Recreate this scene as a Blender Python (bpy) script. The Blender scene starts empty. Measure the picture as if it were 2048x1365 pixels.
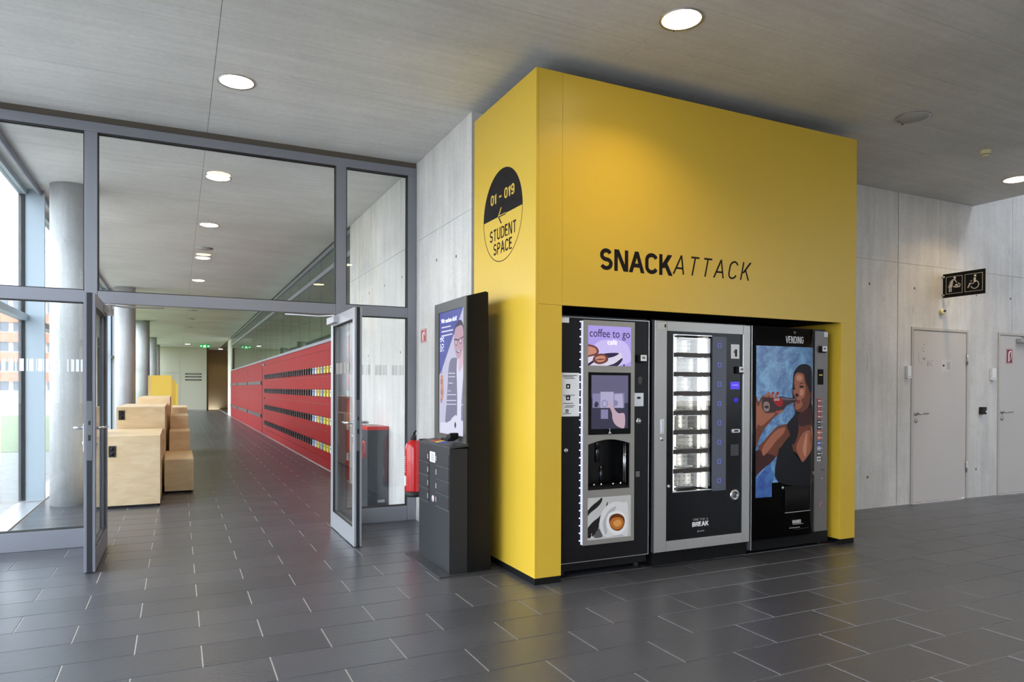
import bpy, bmesh, math, random
from mathutils import Vector, Matrix
random.seed(7)
SKY, EXPO, LAMPW = 8.4, 0.0, 11.0
C = bpy.context.scene.collection
S = bpy.context.scene

# ------------------------------------------------------------ camera, sky, exposure
cam_d = bpy.data.cameras.new('camera'); cam = bpy.data.objects.new('camera', cam_d); C.objects.link(cam)
S.camera = cam
YAW, PITCH, ROLL, FPX, CY = math.radians(25.6075), math.radians(-0.3518), math.radians(0.2015), 1393.87, 785.73
cam_d.sensor_fit = 'HORIZONTAL'; cam_d.sensor_width = 36.0; cam_d.lens = FPX * 36.0 / 2048.0
cam_d.shift_y = (CY - 682.5) / 2048.0; cam_d.clip_start = 0.05; cam_d.clip_end = 600
_f = Vector((math.sin(YAW) * math.cos(PITCH), math.cos(YAW) * math.cos(PITCH), math.sin(PITCH)))
_r = Vector((math.cos(YAW), -math.sin(YAW), 0)); _u = _r.cross(_f)
_a = _r * math.cos(ROLL) + _u * math.sin(ROLL); _b = _a.cross(_f)
cam.matrix_world = Matrix(((_a.x, _b.x, -_f.x, 0), (_a.y, _b.y, -_f.y, 0), (_a.z, _b.z, -_f.z, 1.32), (0, 0, 0, 1)))

w = bpy.data.worlds.new('overcast_sky'); S.world = w; w.use_nodes = True
wn = w.node_tree; wn.nodes.clear()
wo = wn.nodes.new('ShaderNodeOutputWorld'); wb = wn.nodes.new('ShaderNodeBackground')
tc = wn.nodes.new('ShaderNodeTexCoord'); sx = wn.nodes.new('ShaderNodeSeparateXYZ'); cr = wn.nodes.new('ShaderNodeValToRGB')
cr.color_ramp.elements[0].position = 0.0; cr.color_ramp.elements[0].color = (0.83, 0.89, 0.99, 1)
cr.color_ramp.elements[1].position = 0.8; cr.color_ramp.elements[1].color = (0.78, 0.88, 1.0, 1)
nz = wn.nodes.new('ShaderNodeTexNoise'); nz.inputs['Scale'].default_value = 2.5; nz.inputs['Detail'].default_value = 5
mx = wn.nodes.new('ShaderNodeMix'); mx.data_type = 'RGBA'; mx.blend_type = 'MULTIPLY'; mx.inputs[0].default_value = 0.25
wn.links.new(tc.outputs['Generated'], sx.inputs[0]); wn.links.new(sx.outputs['Z'], cr.inputs[0])
wn.links.new(tc.outputs['Generated'], nz.inputs['Vector'])
wn.links.new(cr.outputs[0], mx.inputs[6]); wn.links.new(nz.outputs[0], mx.inputs[7])
wn.links.new(mx.outputs[2], wb.inputs[0]); wb.inputs[1].default_value = SKY
wn.links.new(wb.outputs[0], wo.inputs[0])
S.view_settings.view_transform = 'Standard'; S.view_settings.look = 'None'; S.view_settings.gamma = 1.0
S.view_settings.use_curve_mapping = False; S.view_settings.exposure = EXPO
S.cycles.max_bounces = 10; S.cycles.diffuse_bounces = 6; S.cycles.glossy_bounces = 5; S.cycles.transparent_max_bounces = 24
S.cycles.use_denoising = True; S.cycles.sample_clamp_indirect = 8.0; S.cycles.caustics_reflective = False; S.cycles.caustics_refractive = False

# ------------------------------------------------------------ materials
MATS = {}
def lin(c):
    return tuple(((v / 255.0) / 12.92 if v / 255.0 <= 0.04045 else ((v / 255.0 + 0.055) / 1.055) ** 2.4) for v in c)
def mat(name, rgb, rough=0.5, metal=0.0, emit=0.0, spec=0.5, coat=0.0, srgb=True, var=0.0, vscale=3.0, bump=0.0, bscale=30.0, stretch=(1, 1, 1)):
    if name in MATS: return MATS[name]
    m = bpy.data.materials.new(name); MATS[name] = m; m.use_nodes = True
    n = m.node_tree; b = n.nodes['Principled BSDF']
    c = lin(rgb) if srgb else rgb
    b.inputs['Base Color'].default_value = (*c, 1); b.inputs['Roughness'].default_value = rough; b.inputs['Metallic'].default_value = metal
    b.inputs['Specular IOR Level'].default_value = spec; b.inputs['Coat Weight'].default_value = coat
    if emit: b.inputs['Emission Color'].default_value = (*c, 1); b.inputs['Emission Strength'].default_value = emit
    if var or bump:
        t = n.nodes.new('ShaderNodeTexCoord'); mp = n.nodes.new('ShaderNodeMapping'); mp.inputs['Scale'].default_value = stretch
        g = n.nodes.new('ShaderNodeNewGeometry'); n.links.new(g.outputs['Position'], mp.inputs[0])
    if var:
        q = n.nodes.new('ShaderNodeTexNoise'); q.inputs['Scale'].default_value = vscale; q.inputs['Detail'].default_value = 8; q.inputs['Roughness'].default_value = 0.62
        n.links.new(mp.outputs[0], q.inputs['Vector'])
        r = n.nodes.new('ShaderNodeValToRGB'); r.color_ramp.elements[0].position = 0.28; r.color_ramp.elements[1].position = 0.72
        r.color_ramp.elements[0].color = (*[v * (1 - var) for v in c], 1); r.color_ramp.elements[1].color = (*[min(1, v * (1 + var)) for v in c], 1)
        n.links.new(q.outputs[0], r.inputs[0]); n.links.new(r.outputs[0], b.inputs['Base Color'])
    if bump:
        q2 = n.nodes.new('ShaderNodeTexNoise'); q2.inputs['Scale'].default_value = bscale; q2.inputs['Detail'].default_value = 6
        n.links.new(mp.outputs[0], q2.inputs['Vector'])
        bp = n.nodes.new('ShaderNodeBump'); bp.inputs['Strength'].default_value = bump; bp.inputs['Distance'].default_value = 0.01
        n.links.new(q2.outputs[0], bp.inputs['Height']); n.links.new(bp.outputs[0], b.inputs['Normal'])
    return m
def two_tone(name, c0, c1, scale, rough=0.3):
    """printed water splashes: two ink colours mixed by noise"""
    m = mat(name, c0, rough); n = m.node_tree; b = n.nodes['Principled BSDF']; g = n.nodes.new('ShaderNodeNewGeometry')
    q = n.nodes.new('ShaderNodeTexNoise'); q.inputs['Scale'].default_value = scale; q.inputs['Detail'].default_value = 7; q.inputs['Roughness'].default_value = 0.7; q.inputs['Distortion'].default_value = 0.7
    r = n.nodes.new('ShaderNodeValToRGB'); r.color_ramp.elements[0].position = 0.36; r.color_ramp.elements[1].position = 0.66
    r.color_ramp.elements[0].color = (*lin(c0), 1); r.color_ramp.elements[1].color = (*lin(c1), 1)
    n.links.new(g.outputs['Position'], q.inputs['Vector']); n.links.new(q.outputs[0], r.inputs[0]); n.links.new(r.outputs[0], b.inputs['Base Color']); return m
def concrete(name, rgb, stain, axis):
    """cast concrete: cloudy mottling, board streaks and small dark blemishes"""
    m = bpy.data.materials.new(name); MATS[name] = m; m.use_nodes = True
    n = m.node_tree; b = n.nodes['Principled BSDF']; L = n.links
    g = n.nodes.new('ShaderNodeNewGeometry')
    def noise(scale, st, det=8, ro=0.6):
        mp = n.nodes.new('ShaderNodeMapping'); mp.inputs['Scale'].default_value = st; L.new(g.outputs['Position'], mp.inputs[0])
        q = n.nodes.new('ShaderNodeTexNoise'); q.inputs['Scale'].default_value = scale; q.inputs['Detail'].default_value = det; q.inputs['Roughness'].default_value = ro
        L.new(mp.outputs[0], q.inputs['Vector']); return q.outputs[0]
    def ramp(src, a, c0, e, c1):
        r = n.nodes.new('ShaderNodeValToRGB'); r.color_ramp.elements[0].position = a; r.color_ramp.elements[1].position = e
        r.color_ramp.elements[0].color = (c0, c0, c0, 1); r.color_ramp.elements[1].color = (c1, c1, c1, 1); L.new(src, r.inputs[0]); return r.outputs[0]
    def mul(x, y):
        k = n.nodes.new('ShaderNodeMix'); k.data_type = 'RGBA'; k.blend_type = 'MULTIPLY'; k.inputs[0].default_value = 1.0
        L.new(x, k.inputs[6]); L.new(y, k.inputs[7]); return k.outputs[2]
    st = {'x': (0.22, 7, 1), 'z': (4, 4, 0.35)}[axis]
    cloud = ramp(noise(0.9, (1, 1, 1)), 0.3, 1 - stain * 0.8, 0.7, 1 + stain * 0.9)
    streak = ramp(noise(2.2, st, 6, 0.7), 0.3, 1 - stain * 0.7, 0.7, 1 + stain * 0.5)
    fine = ramp(noise(28, (1, 1, 1), 4, 0.6), 0.3, 0.94, 0.7, 1.03)
    blem = ramp(noise(5.5, {'x': (0.55, 4.5, 1), 'z': (2.4, 2.4, 0.6)}[axis], 5, 0.75), 0.27, 0.74, 0.36, 1.0)
    base = n.nodes.new('ShaderNodeRGB'); base.outputs[0].default_value = (*lin(rgb), 1)
    out = mul(mul(mul(mul(base.outputs[0], cloud), streak), fine), blem)
    L.new(out, b.inputs['Base Color']); b.inputs['Roughness'].default_value = 0.62; b.inputs['Specular IOR Level'].default_value = 0.35
    bp = n.nodes.new('ShaderNodeBump'); bp.inputs['Strength'].default_value = 0.15; bp.inputs['Distance'].default_value = 0.01
    L.new(noise(12, (1, 1, 1)), bp.inputs['Height']); L.new(bp.outputs[0], b.inputs['Normal'])
    return m
def glass_mat(name, tint, ior=1.5, rough=0.0):
    m = bpy.data.materials.new(name); MATS[name] = m; m.use_nodes = True
    n = m.node_tree; n.nodes.clear(); o = n.nodes.new('ShaderNodeOutputMaterial'); x = n.nodes.new('ShaderNodeMixShader')
    t = n.nodes.new('ShaderNodeBsdfTransparent'); t.inputs[0].default_value = (*tint, 1)
    g = n.nodes.new('ShaderNodeBsdfGlossy'); g.inputs['Roughness'].default_value = rough; fr = n.nodes.new('ShaderNodeFresnel')
    ge = n.nodes.new('ShaderNodeNewGeometry'); mi = n.nodes.new('ShaderNodeMapRange')   # same reflectance from both sides of the pane
    mi.inputs['To Min'].default_value = ior; mi.inputs['To Max'].default_value = 1 / ior
    n.links.new(ge.outputs['Backfacing'], mi.inputs['Value']); n.links.new(mi.outputs[0], fr.inputs[0])
    n.links.new(fr.outputs[0], x.inputs[0]); n.links.new(t.outputs[0], x.inputs[1]); n.links.new(g.outputs[0], x.inputs[2]); n.links.new(x.outputs[0], o.inputs[0])
    return m
def wood_mat():
    m = bpy.data.materials.new('birch_plywood'); MATS['wood'] = m; m.use_nodes = True
    n = m.node_tree; b = n.nodes['Principled BSDF']; g = n.nodes.new('ShaderNodeNewGeometry'); mp = n.nodes.new('ShaderNodeMapping')
    mp.inputs['Scale'].default_value = (1.5, 1.5, 5); n.links.new(g.outputs['Position'], mp.inputs[0])
    q = n.nodes.new('ShaderNodeTexNoise'); q.inputs['Scale'].default_value = 3; q.inputs['Detail'].default_value = 8; q.inputs['Distortion'].default_value = 0.6
    n.links.new(mp.outputs[0], q.inputs['Vector']); r = n.nodes.new('ShaderNodeValToRGB')
    r.color_ramp.elements[0].position = 0.3; r.color_ramp.elements[0].color = (*lin((212, 184, 144)), 1)
    r.color_ramp.elements[1].position = 0.7; r.color_ramp.elements[1].color = (*lin((226, 204, 168)), 1)
    n.links.new(q.outputs[0], r.inputs[0]); n.links.new(r.outputs[0], b.inputs['Base Color']); b.inputs['Roughness'].default_value = 0.4
    return m
def floor_mat():
    m = bpy.data.materials.new('slate_tile'); MATS['slate'] = m; m.use_nodes = True
    n = m.node_tree; b = n.nodes['Principled BSDF']; L = n.links; g = n.nodes.new('ShaderNodeNewGeometry'); oi = n.nodes.new('ShaderNodeObjectInfo')
    mp = n.nodes.new('ShaderNodeMapping'); mp.inputs['Scale'].default_value = (0.6, 2.6, 1); L.new(g.outputs['Position'], mp.inputs[0])
    q = n.nodes.new('ShaderNodeTexNoise'); q.inputs['Scale'].default_value = 2.2; q.inputs['Detail'].default_value = 9; q.inputs['Roughness'].default_value = 0.65; L.new(mp.outputs[0], q.inputs['Vector'])
    r = n.nodes.new('ShaderNodeValToRGB'); r.color_ramp.elements[0].position = 0.15; r.color_ramp.elements[0].color = (*lin((64, 65, 70)), 1)
    r.color_ramp.elements[1].position = 0.85; r.color_ramp.elements[1].color = (*lin((76, 77, 83)), 1); L.new(q.outputs[0], r.inputs[0])
    mr = n.nodes.new('ShaderNodeMapRange'); mr.inputs['To Min'].default_value = 0.86; mr.inputs['To Max'].default_value = 1.12; L.new(oi.outputs['Random'], mr.inputs['Value'])
    k = n.nodes.new('ShaderNodeMix'); k.data_type = 'RGBA'; k.blend_type = 'MULTIPLY'; k.inputs[0].default_value = 1.0; L.new(r.outputs[0], k.inputs[6]); L.new(mr.outputs[0], k.inputs[7])
    L.new(k.outputs[2], b.inputs['Base Color'])
    r2 = n.nodes.new('ShaderNodeMapRange'); r2.inputs['To Min'].default_value = 0.25; r2.inputs['To Max'].default_value = 0.35; L.new(q.outputs[0], r2.inputs['Value']); L.new(r2.outputs[0], b.inputs['Roughness'])
    q2 = n.nodes.new('ShaderNodeTexNoise'); q2.inputs['Scale'].default_value = 26; q2.inputs['Detail'].default_value = 3; q2.inputs['Roughness'].default_value = 0.5; L.new(mp.outputs[0], q2.inputs['Vector'])
    bp = n.nodes.new('ShaderNodeBump'); bp.inputs['Strength'].default_value = 0.25; bp.inputs['Distance'].default_value = 0.006; L.new(q2.outputs[0], bp.inputs['Height']); L.new(bp.outputs[0], b.inputs['Normal'])
    b.inputs['Specular IOR Level'].default_value = 0.85
    return m
M_CEIL = concrete('ceiling_concrete', (217, 216, 213), 0.13, 'x')
M_WALL = concrete('wall_concrete', (206, 203, 200), 0.20, 'z')
M_COL = concrete('column_concrete', (182, 183, 184), 0.22, 'z')
M_JOINT = mat('joint_dark_grey', (96, 92, 88), 0.9)  # plain dark grey of the tie hole plugs
M_GROUT = mat('grout', (186, 184, 180), 0.8)
M_SLATE = floor_mat(); M_WOOD = wood_mat()
M_GLASS = glass_mat('clear_glass', (0.985, 0.995, 0.99))
M_GLASS_G = glass_mat('clerestory_glass', (0.62, 0.70, 0.65), 1.7)
M_ALU = mat('grey_aluminium', (134, 136, 145), 0.42, 0.25)
M_ALU_L = mat('light_aluminium', (178, 180, 186), 0.35, 0.5)
M_BLUEP = mat('blue_grey_profile', (170, 182, 192), 0.45, 0.1)
M_DARK = mat('dark_gasket', (28, 28, 30), 0.6)
M_STEEL = mat('brushed_steel', (190, 190, 192), 0.28, 0.9)
M_YEL = mat('yellow_laminate', (213, 177, 58), 0.36, spec=0.4, var=0.015, vscale=1.5)
M_BLACK = mat('black_lacquer', (17, 16, 19), 0.4, spec=0.25)
M_BLACKM = mat('black_matt', (15, 15, 16), 0.7, spec=0.2)
M_ANTH = mat('anthracite_metal', (58, 59, 62), 0.42, 0.2)
M_INK = mat('black_foil', (28, 23, 24), 0.7, spec=0.15)
M_SILV = mat('silver_panel', (150, 147, 142), 0.38, 0.35)
M_SILV2 = mat('silver_frame', (160, 159, 157), 0.35, 0.4)
M_RED = mat('locker_red', (146, 12, 20), 0.5, spec=0.1, var=0.03)
M_REDX = mat('extinguisher_red', (196, 22, 28), 0.25, coat=0.5)
M_WHITE = mat('white_plastic', (232, 232, 234), 0.45)
M_PAPER = mat('paper', (226, 228, 232), 0.8)
M_DOOR = mat('door_grey', (196, 190, 186), 0.5, var=0.01)
M_LAMP = mat('lamp_diffuser', (255, 232, 190), 0.5, emit=20.0)
M_OFF = mat('unlit_diffuser', (176, 174, 168), 0.5)
M_FROST = mat('frosted_foil', (236, 238, 242), 0.7)

# ------------------------------------------------------------ mesh helpers
class MB:
    def __init__(s): s.b = bmesh.new(); s.m = 0
    def _f(s, vs):
        try:
            f = s.b.faces.new(vs); f.material_index = s.m; return f
        except ValueError: return None
    def box(s, x0, x1, y0, y1, z0, z1, bev=0.0):
        v = [s.b.verts.new(p) for p in ((x0, y0, z0), (x1, y0, z0), (x1, y1, z0), (x0, y1, z0), (x0, y0, z1), (x1, y0, z1), (x1, y1, z1), (x0, y1, z1))]
        fs = [s._f([v[i] for i in q]) for q in ((0, 3, 2, 1), (4, 5, 6, 7), (0, 1, 5, 4), (1, 2, 6, 5), (2, 3, 7, 6), (3, 0, 4, 7))]
        if bev:
            es = list({e for f in fs for e in f.edges}); bmesh.ops.bevel(s.b, geom=es, offset=bev, segments=2, affect='EDGES', profile=0.6)
        return s
    def prism(s, poly, plane, d0, d1):
        """poly in 2D; plane XZ (d along y), YZ (d along x), XY (d along z)"""
        def P(p, d): return {'XZ': (p[0], d, p[1]), 'YZ': (d, p[0], p[1]), 'XY': (p[0], p[1], d)}[plane]
        a = [s.b.verts.new(P(p, d0)) for p in poly]; c = [s.b.verts.new(P(p, d1)) for p in poly]; n = len(poly)
        s._f(a); s._f(c[::-1])
        for i in range(n): s._f([a[i], c[i], c[(i + 1) % n], a[(i + 1) % n]])
        return s
    def lathe(s, prof, c=(0, 0, 0), axis='z', n=24):
        """prof: list of (radius, height)"""
        def P(r, t, h):
            x, y = r * math.cos(t), r * math.sin(t)
            return {'z': (c[0] + x, c[1] + y, c[2] + h), 'y': (c[0] + x, c[1] + h, c[2] + y), 'x': (c[0] + h, c[1] + x, c[2] + y)}[axis]
        rings = []
        for r, h in prof:
            rings.append([s.b.verts.new(P(r, 2 * math.pi * i / n, h)) for i in range(n)] if r > 1e-6 else [s.b.verts.new(P(0, 0, h))])
        for a, b2 in zip(rings, rings[1:]):
            for i in range(n):
                j = (i + 1) % n
                if len(a) == 1 and len(b2) == 1: continue
                if len(a) == 1: f = s._f([a[0], b2[i], b2[j]])
                elif len(b2) == 1: f = s._f([a[i], b2[0], a[j]])
                else: f = s._f([a[i], b2[i], b2[j], a[j]])
                if f: f.smooth = True
        return s
    def cyl(s, c, r, h, axis='z', n=20):
        return s.lathe([(0, 0), (r, 0), (r, h), (0, h)], c, axis, n)
    def tube(s, pts, r, n=8):
        pts = [Vector(p) for p in pts]; rings = []
        for i, p in enumerate(pts):
            d = (pts[min(i + 1, len(pts) - 1)] - pts[max(i - 1, 0)]).normalized()
            u = d.orthogonal().normalized() if abs(d.z) > 0.99 else Vector((0, 0, 1)).cross(d).normalized(); v = d.cross(u)
            rings.append([s.b.verts.new(p + (u * math.cos(2 * math.pi * k / n) + v * math.sin(2 * math.pi * k / n)) * r) for k in range(n)])
        for a, b2 in zip(rings, rings[1:]):
            for i in range(n):
                f = s._f([a[i], a[(i + 1) % n], b2[(i + 1) % n], b2[i]])
                if f: f.smooth = True
        s._f(rings[0][::-1]); s._f(rings[-1]); return s
    def mesh(s, name, mats, off=(0, 0, 0)):
        bmesh.ops.recalc_face_normals(s.b, faces=s.b.faces[:])
        me = bpy.data.meshes.new(name)
        if any(off): bmesh.ops.translate(s.b, verts=s.b.verts[:], vec=Vector(off))
        s.b.to_mesh(me); s.b.free()
        for m in (mats if isinstance(mats, (list, tuple)) else [mats]): me.materials.append(m)
        return me
    def put(s, name, mats, parent=None, label=None, local=False):
        """mesh given in world coordinates; becomes a child placed at its parent's origin (or a top-level mesh)"""
        off = (0, 0, 0)
        if parent is not None and not local:
            p = origin(parent); off = (-p.x, -p.y, -p.z)
        return link(name, s.mesh(name, mats, off), parent, label)
def origin(o):
    v = Vector((0, 0, 0))
    while o is not None: v += o.location; o = o.parent
    return v
def link(name, me, parent=None, label=None, loc=None):
    o = bpy.data.objects.new(name, me); C.objects.link(o)
    if parent is not None: o.parent = parent
    if loc: o.location = loc
    if label: o['label'] = label
    return o
def tag(o, label, cat, group=None, kind=None):
    o['label'] = label; o['category'] = cat
    if group: o['group'] = group
    if kind: o['kind'] = kind
    return o
def thing(name, label, cat, loc=(0, 0, 0), group=None, kind=None):
    o = bpy.data.objects.new(name, None); C.objects.link(o); o.location = loc; o.empty_display_size = 0.1
    return tag(o, label, cat, group, kind)
def copy_tree(o, parent=None, loc=None):
    c = o.copy(); C.objects.link(c)
    if parent is not None: c.parent = parent
    if loc is not None: c.location = loc
    for ch in list(o.children): copy_tree(ch, c)
    return c
def text_mb(body, plane, pos, width=None, height=None, bold=0.0, shear=0.0, ext=0.0006, align='CENTER', spacing=1.0):
    """flat lettering as a thin mesh; plane 'front' faces -y, 'side' faces -x"""
    cu = bpy.data.curves.new('t', 'FONT'); cu.body = body; cu.size = 1.0; cu.offset = bold; cu.shear = shear; cu.extrude = 0.5; cu.space_character = spacing; cu.resolution_u = 3; cu.space_line = 0.95
    cu.align_x = align
    ob = bpy.data.objects.new('t', cu); C.objects.link(ob); bpy.context.view_layer.update()
    me = bpy.data.meshes.new_from_object(ob.evaluated_get(bpy.context.evaluated_depsgraph_get()))
    bpy.data.objects.remove(ob); bpy.data.curves.remove(cu)
    xs = [v.co.x for v in me.vertices]; ys = [v.co.y for v in me.vertices]
    x0, x1, y0, y1 = min(xs), max(xs), min(ys), max(ys)
    sx_ = (width / (x1 - x0)) if width else None; sy_ = (height / (y1 - y0)) if height else None
    sx_ = sx_ or sy_; sy_ = sy_ or sx_
    mb = MB(); mb.b.from_mesh(me); bpy.data.meshes.remove(me)
    cx, cy = (x0 + x1) / 2, (y0 + y1) / 2
    for v in mb.b.verts:
        tx, ty, tz = (v.co.x - cx) * sx_, (v.co.y - cy) * sy_, (v.co.z + 0.5) * ext
        v.co = (pos[0] + tx, pos[1] - tz, pos[2] + ty) if plane == 'front' else (pos[0] - tz, pos[1] - tx, pos[2] + ty)
    return mb
def arc_(cx, cy, rx, ry, a0, a1, n=10): return [(cx + rx * math.cos(math.radians(a0 + (a1 - a0) * i / n)), cy + ry * math.sin(math.radians(a0 + (a1 - a0) * i / n))) for i in range(n + 1)]
# grotesque capitals as pen strokes in a box 1 high: (advance, strokes)
def glyphs():
    G = {}
    G['S'] = (0.60, [arc_(.30, .735, .24, .265, 25, 180, 9)[:-1] + arc_(.30, .735, .24, .235, 180, 262, 5) + arc_(.30, .265, .26, .235, 82, 0, 5)[1:] + arc_(.30, .265, .26, .265, 0, -155, 9)[1:]])
    G['N'] = (0.66, [[(.04, 0), (.04, 1)], [(.09, 1), (.57, 0)], [(.62, 0), (.62, 1)]])
    G['A'] = (0.68, [[(.0, 0), (.34, 1)], [(.34, 1), (.68, 0)], [(.11, .30), (.57, .30)]])
    G['C'] = (0.62, [arc_(.32, .70, .28, .30, 20, 180, 9) + arc_(.32, .30, .28, .30, 180, 340, 9)])
    G['K'] = (0.62, [[(.04, 0), (.04, 1)], [(.58, 1), (.12, .42)], [(.27, .55), (.62, 0)]])
    G['T'] = (0.58, [[(.0, 1), (.58, 1)], [(.29, 1), (.29, 0)]])
    G['U'] = (0.62, [[(.04, 1), (.04, .28)] + arc_(.31, .28, .27, .28, 180, 360, 10)[1:] + [(.58, 1)]])
    G['D'] = (0.62, [[(.04, 0), (.04, 1), (.26, 1)] + arc_(.26, .68, .33, .32, 90, 0, 6)[1:] + arc_(.26, .32, .33, .32, 0, -90, 6) + [(.04, 0)]])
    G['E'] = (0.50, [[(.50, 1), (.04, 1), (.04, 0), (.50, 0)], [(.04, .52), (.45, .52)]])
    G['P'] = (0.58, [[(.04, 0), (.04, 1), (.30, 1)] + arc_(.30, .74, .26, .26, 90, -90, 9)[1:] + [(.04, .48)]])
    G['R'] = (0.60, [[(.04, 0), (.04, 1), (.30, 1)] + arc_(.30, .74, .26, .26, 90, -90, 9)[1:] + [(.04, .48)], [(.32, .48), (.60, 0)]])
    G['B'] = (0.60, [[(.04, 0), (.04, 1), (.30, 1)] + arc_(.30, .76, .24, .24, 90, -90, 8)[1:] + [(.04, .52)], [(.30, .52)] + arc_(.30, .26, .27, .26, 90, -90, 8)[1:] + [(.04, 0)]])
    G['V'] = (0.62, [[(.0, 1), (.31, 0)], [(.31, 0), (.62, 1)]])
    G['I'] = (0.10, [[(.05, 0), (.05, 1)]])
    G['G'] = (0.64, [arc_(.32, .70, .28, .30, 20, 180, 9) + arc_(.32, .30, .28, .30, 180, 360, 10) + [(.60, .46), (.34, .46)]])
    G['W'] = (0.86, [[(.0, 1), (.21, 0)], [(.21, 0), (.43, 1)], [(.43, 1), (.65, 0)], [(.65, 0), (.86, 1)]])
    G['0'] = (0.50, [arc_(.25, .72, .21, .28, 0, 180, 9) + arc_(.25, .28, .21, .28, 180, 360, 9) + [(.46, .72)]])
    G['1'] = (0.30, [[(.0, .80), (.20, 1), (.20, 0)]])
    G['9'] = (0.50, [arc_(.25, .70, .21, .30, 0, 360, 14), [(.46, .70), (.46, .30)] + arc_(.25, .26, .21, .26, 0, -150, 8)[1:]])
    G['-'] = (0.42, [[(.0, .46), (.42, .46)]])
    G[' '] = (0.20, [])
    G['O'] = (0.64, [arc_(.32, .68, .28, .32, 0, 180, 9) + arc_(.32, .32, .28, .32, 180, 360, 9) + [(.60, .68)]])
    G['F'] = (0.48, [[(.48, 1), (.04, 1), (.04, 0)], [(.04, .50), (.42, .50)]])
    G['M'] = (0.74, [[(.04, 0), (.04, 1)], [(.04, 1), (.37, .2)], [(.37, .2), (.70, 1)], [(.70, 1), (.70, 0)]])
    return G
GL_ = glyphs()
def sign_mb(body, plane, pos, width, height, pen=0.2, shear=0.0, gap=0.18, ext=0.0008):
    """lettering drawn with a flat pen; pen is the stroke width as a share of the letter height"""
    segs = []; x = 0.0
    for ch in body:
        adv, st = GL_[ch]; k = pen * 0.55
        for s_ in st: segs.append([(x + p[0] * (1 + 0 * k), pen / 2 + p[1] * (1 - pen)) for p in s_])
        x += adv + gap + pen * 0.35
    pl = []
    for s_ in segs:
        s_ = [(p[0] + shear * p[1], p[1]) for p in s_]; n = len(s_); nor = []
        for i in range(n):
            a = s_[max(i - 1, 0)]; b2 = s_[min(i + 1, n - 1)]
            if s_[0] == s_[-1] and i in (0, n - 1): a, b2 = s_[-2], s_[1]
            d = Vector((b2[0] - a[0], b2[1] - a[1])).normalized(); m_ = 1.0
            if 0 < i < n - 1:
                d1 = Vector((s_[i][0] - s_[i - 1][0], s_[i][1] - s_[i - 1][1])).normalized(); m_ = 1 / max(0.5, abs(d.dot(d1)))
            nor.append(Vector((-d.y, d.x)) * pen / 2 * m_)
        flat = n == 2
        for i in range(n - 1):
            e0 = Vector((0, 0)); e1 = Vector((0, 0))
            d = Vector((s_[i + 1][0] - s_[i][0], s_[i + 1][1] - s_[i][1])).normalized() * (pen / 2)
            if n == 2 and abs(d.x) < 0.9 * pen / 2 and abs(d.y) < 0.97 * pen / 2:   # slanted stroke: cut level
                v = Vector((d.x, d.y)).normalized(); hw = pen / 2 / max(0.35, abs(v.y)); sg_ = 1 if v.y > 0 else -1
                p, r_ = Vector((s_[0][0], s_[0][1] - sg_ * pen / 2)), Vector((s_[1][0], s_[1][1] + sg_ * pen / 2))
                pl.append([(p.x - hw, p.y), (p.x + hw, p.y), (r_.x + hw, r_.y), (r_.x - hw, r_.y)]); continue
            if i == 0 and s_[0] != s_[-1] and (abs(d.x) < 1e-3 or abs(d.y) < 1e-3 or n == 2): e0 = -d if n == 2 and abs(d.x) < 0.3 * pen else Vector((0, 0))
            if i == n - 2 and n == 2 and abs(d.x) < 0.3 * pen: e1 = d
            if n > 2 and i == 0 and abs(d.x) < 1e-3: e0 = -d
            if n > 2 and i == n - 2 and abs(d.x) < 1e-3: e1 = d
            p, r_ = Vector(s_[i]), Vector(s_[i + 1])
            pl.append([tuple(p + nor[i] + e0), tuple(p - nor[i] + e0), tuple(r_ - nor[i + 1] + e1), tuple(r_ + nor[i + 1] + e1)])
    xs_ = [p[0] for q in pl for p in q]; x0, x1 = min(xs_), max(xs_); sc = width / (x1 - x0); mb = MB()
    for li, q in enumerate(pl):
        lift = ext + 0.00002 * (li % 3)
        pts = [((p[0] - x0) * sc - width / 2, (p[1] - 0.5) * height) for p in q]
        if plane == 'front': mb.prism([(pos[0] + u, pos[2] + v) for u, v in pts], 'XZ', pos[1] - lift, pos[1])
        else: mb.prism([(pos[1] - u, pos[2] + v) for u, v in pts], 'YZ', pos[0] - lift, pos[0])
    return mb
def crom(pts, n=4):
    out = []; k = len(pts)
    for i in range(k):
        p0, p1, p2, p3 = pts[i - 1], pts[i], pts[(i + 1) % k], pts[(i + 2) % k]
        for j in range(n):
            t = j / n
            out.append(tuple(0.5 * (2 * p1[d] + (-p0[d] + p2[d]) * t + (2 * p0[d] - 5 * p1[d] + 4 * p2[d] - p3[d]) * t * t + (-p0[d] + 3 * p1[d] - 3 * p2[d] + p3[d]) * t ** 3) for d in (0, 1)))
    return out
def clip(poly, r):
    for ax, lim, sg in ((0, r[0], 1), (0, r[1], -1), (1, r[2], 1), (1, r[3], -1)):
        o = []
        for i in range(len(poly)):
            a, b2 = poly[i - 1], poly[i]; ia, ib = (a[ax] - lim) * sg >= 0, (b2[ax] - lim) * sg >= 0
            if ia != ib:
                t = (lim - a[ax]) / (b2[ax] - a[ax]); o.append((a[0] + (b2[0] - a[0]) * t, a[1] + (b2[1] - a[1]) * t))
            if ib: o.append(b2)
        poly = o
        if len(poly) < 3: return []
    return poly
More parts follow.
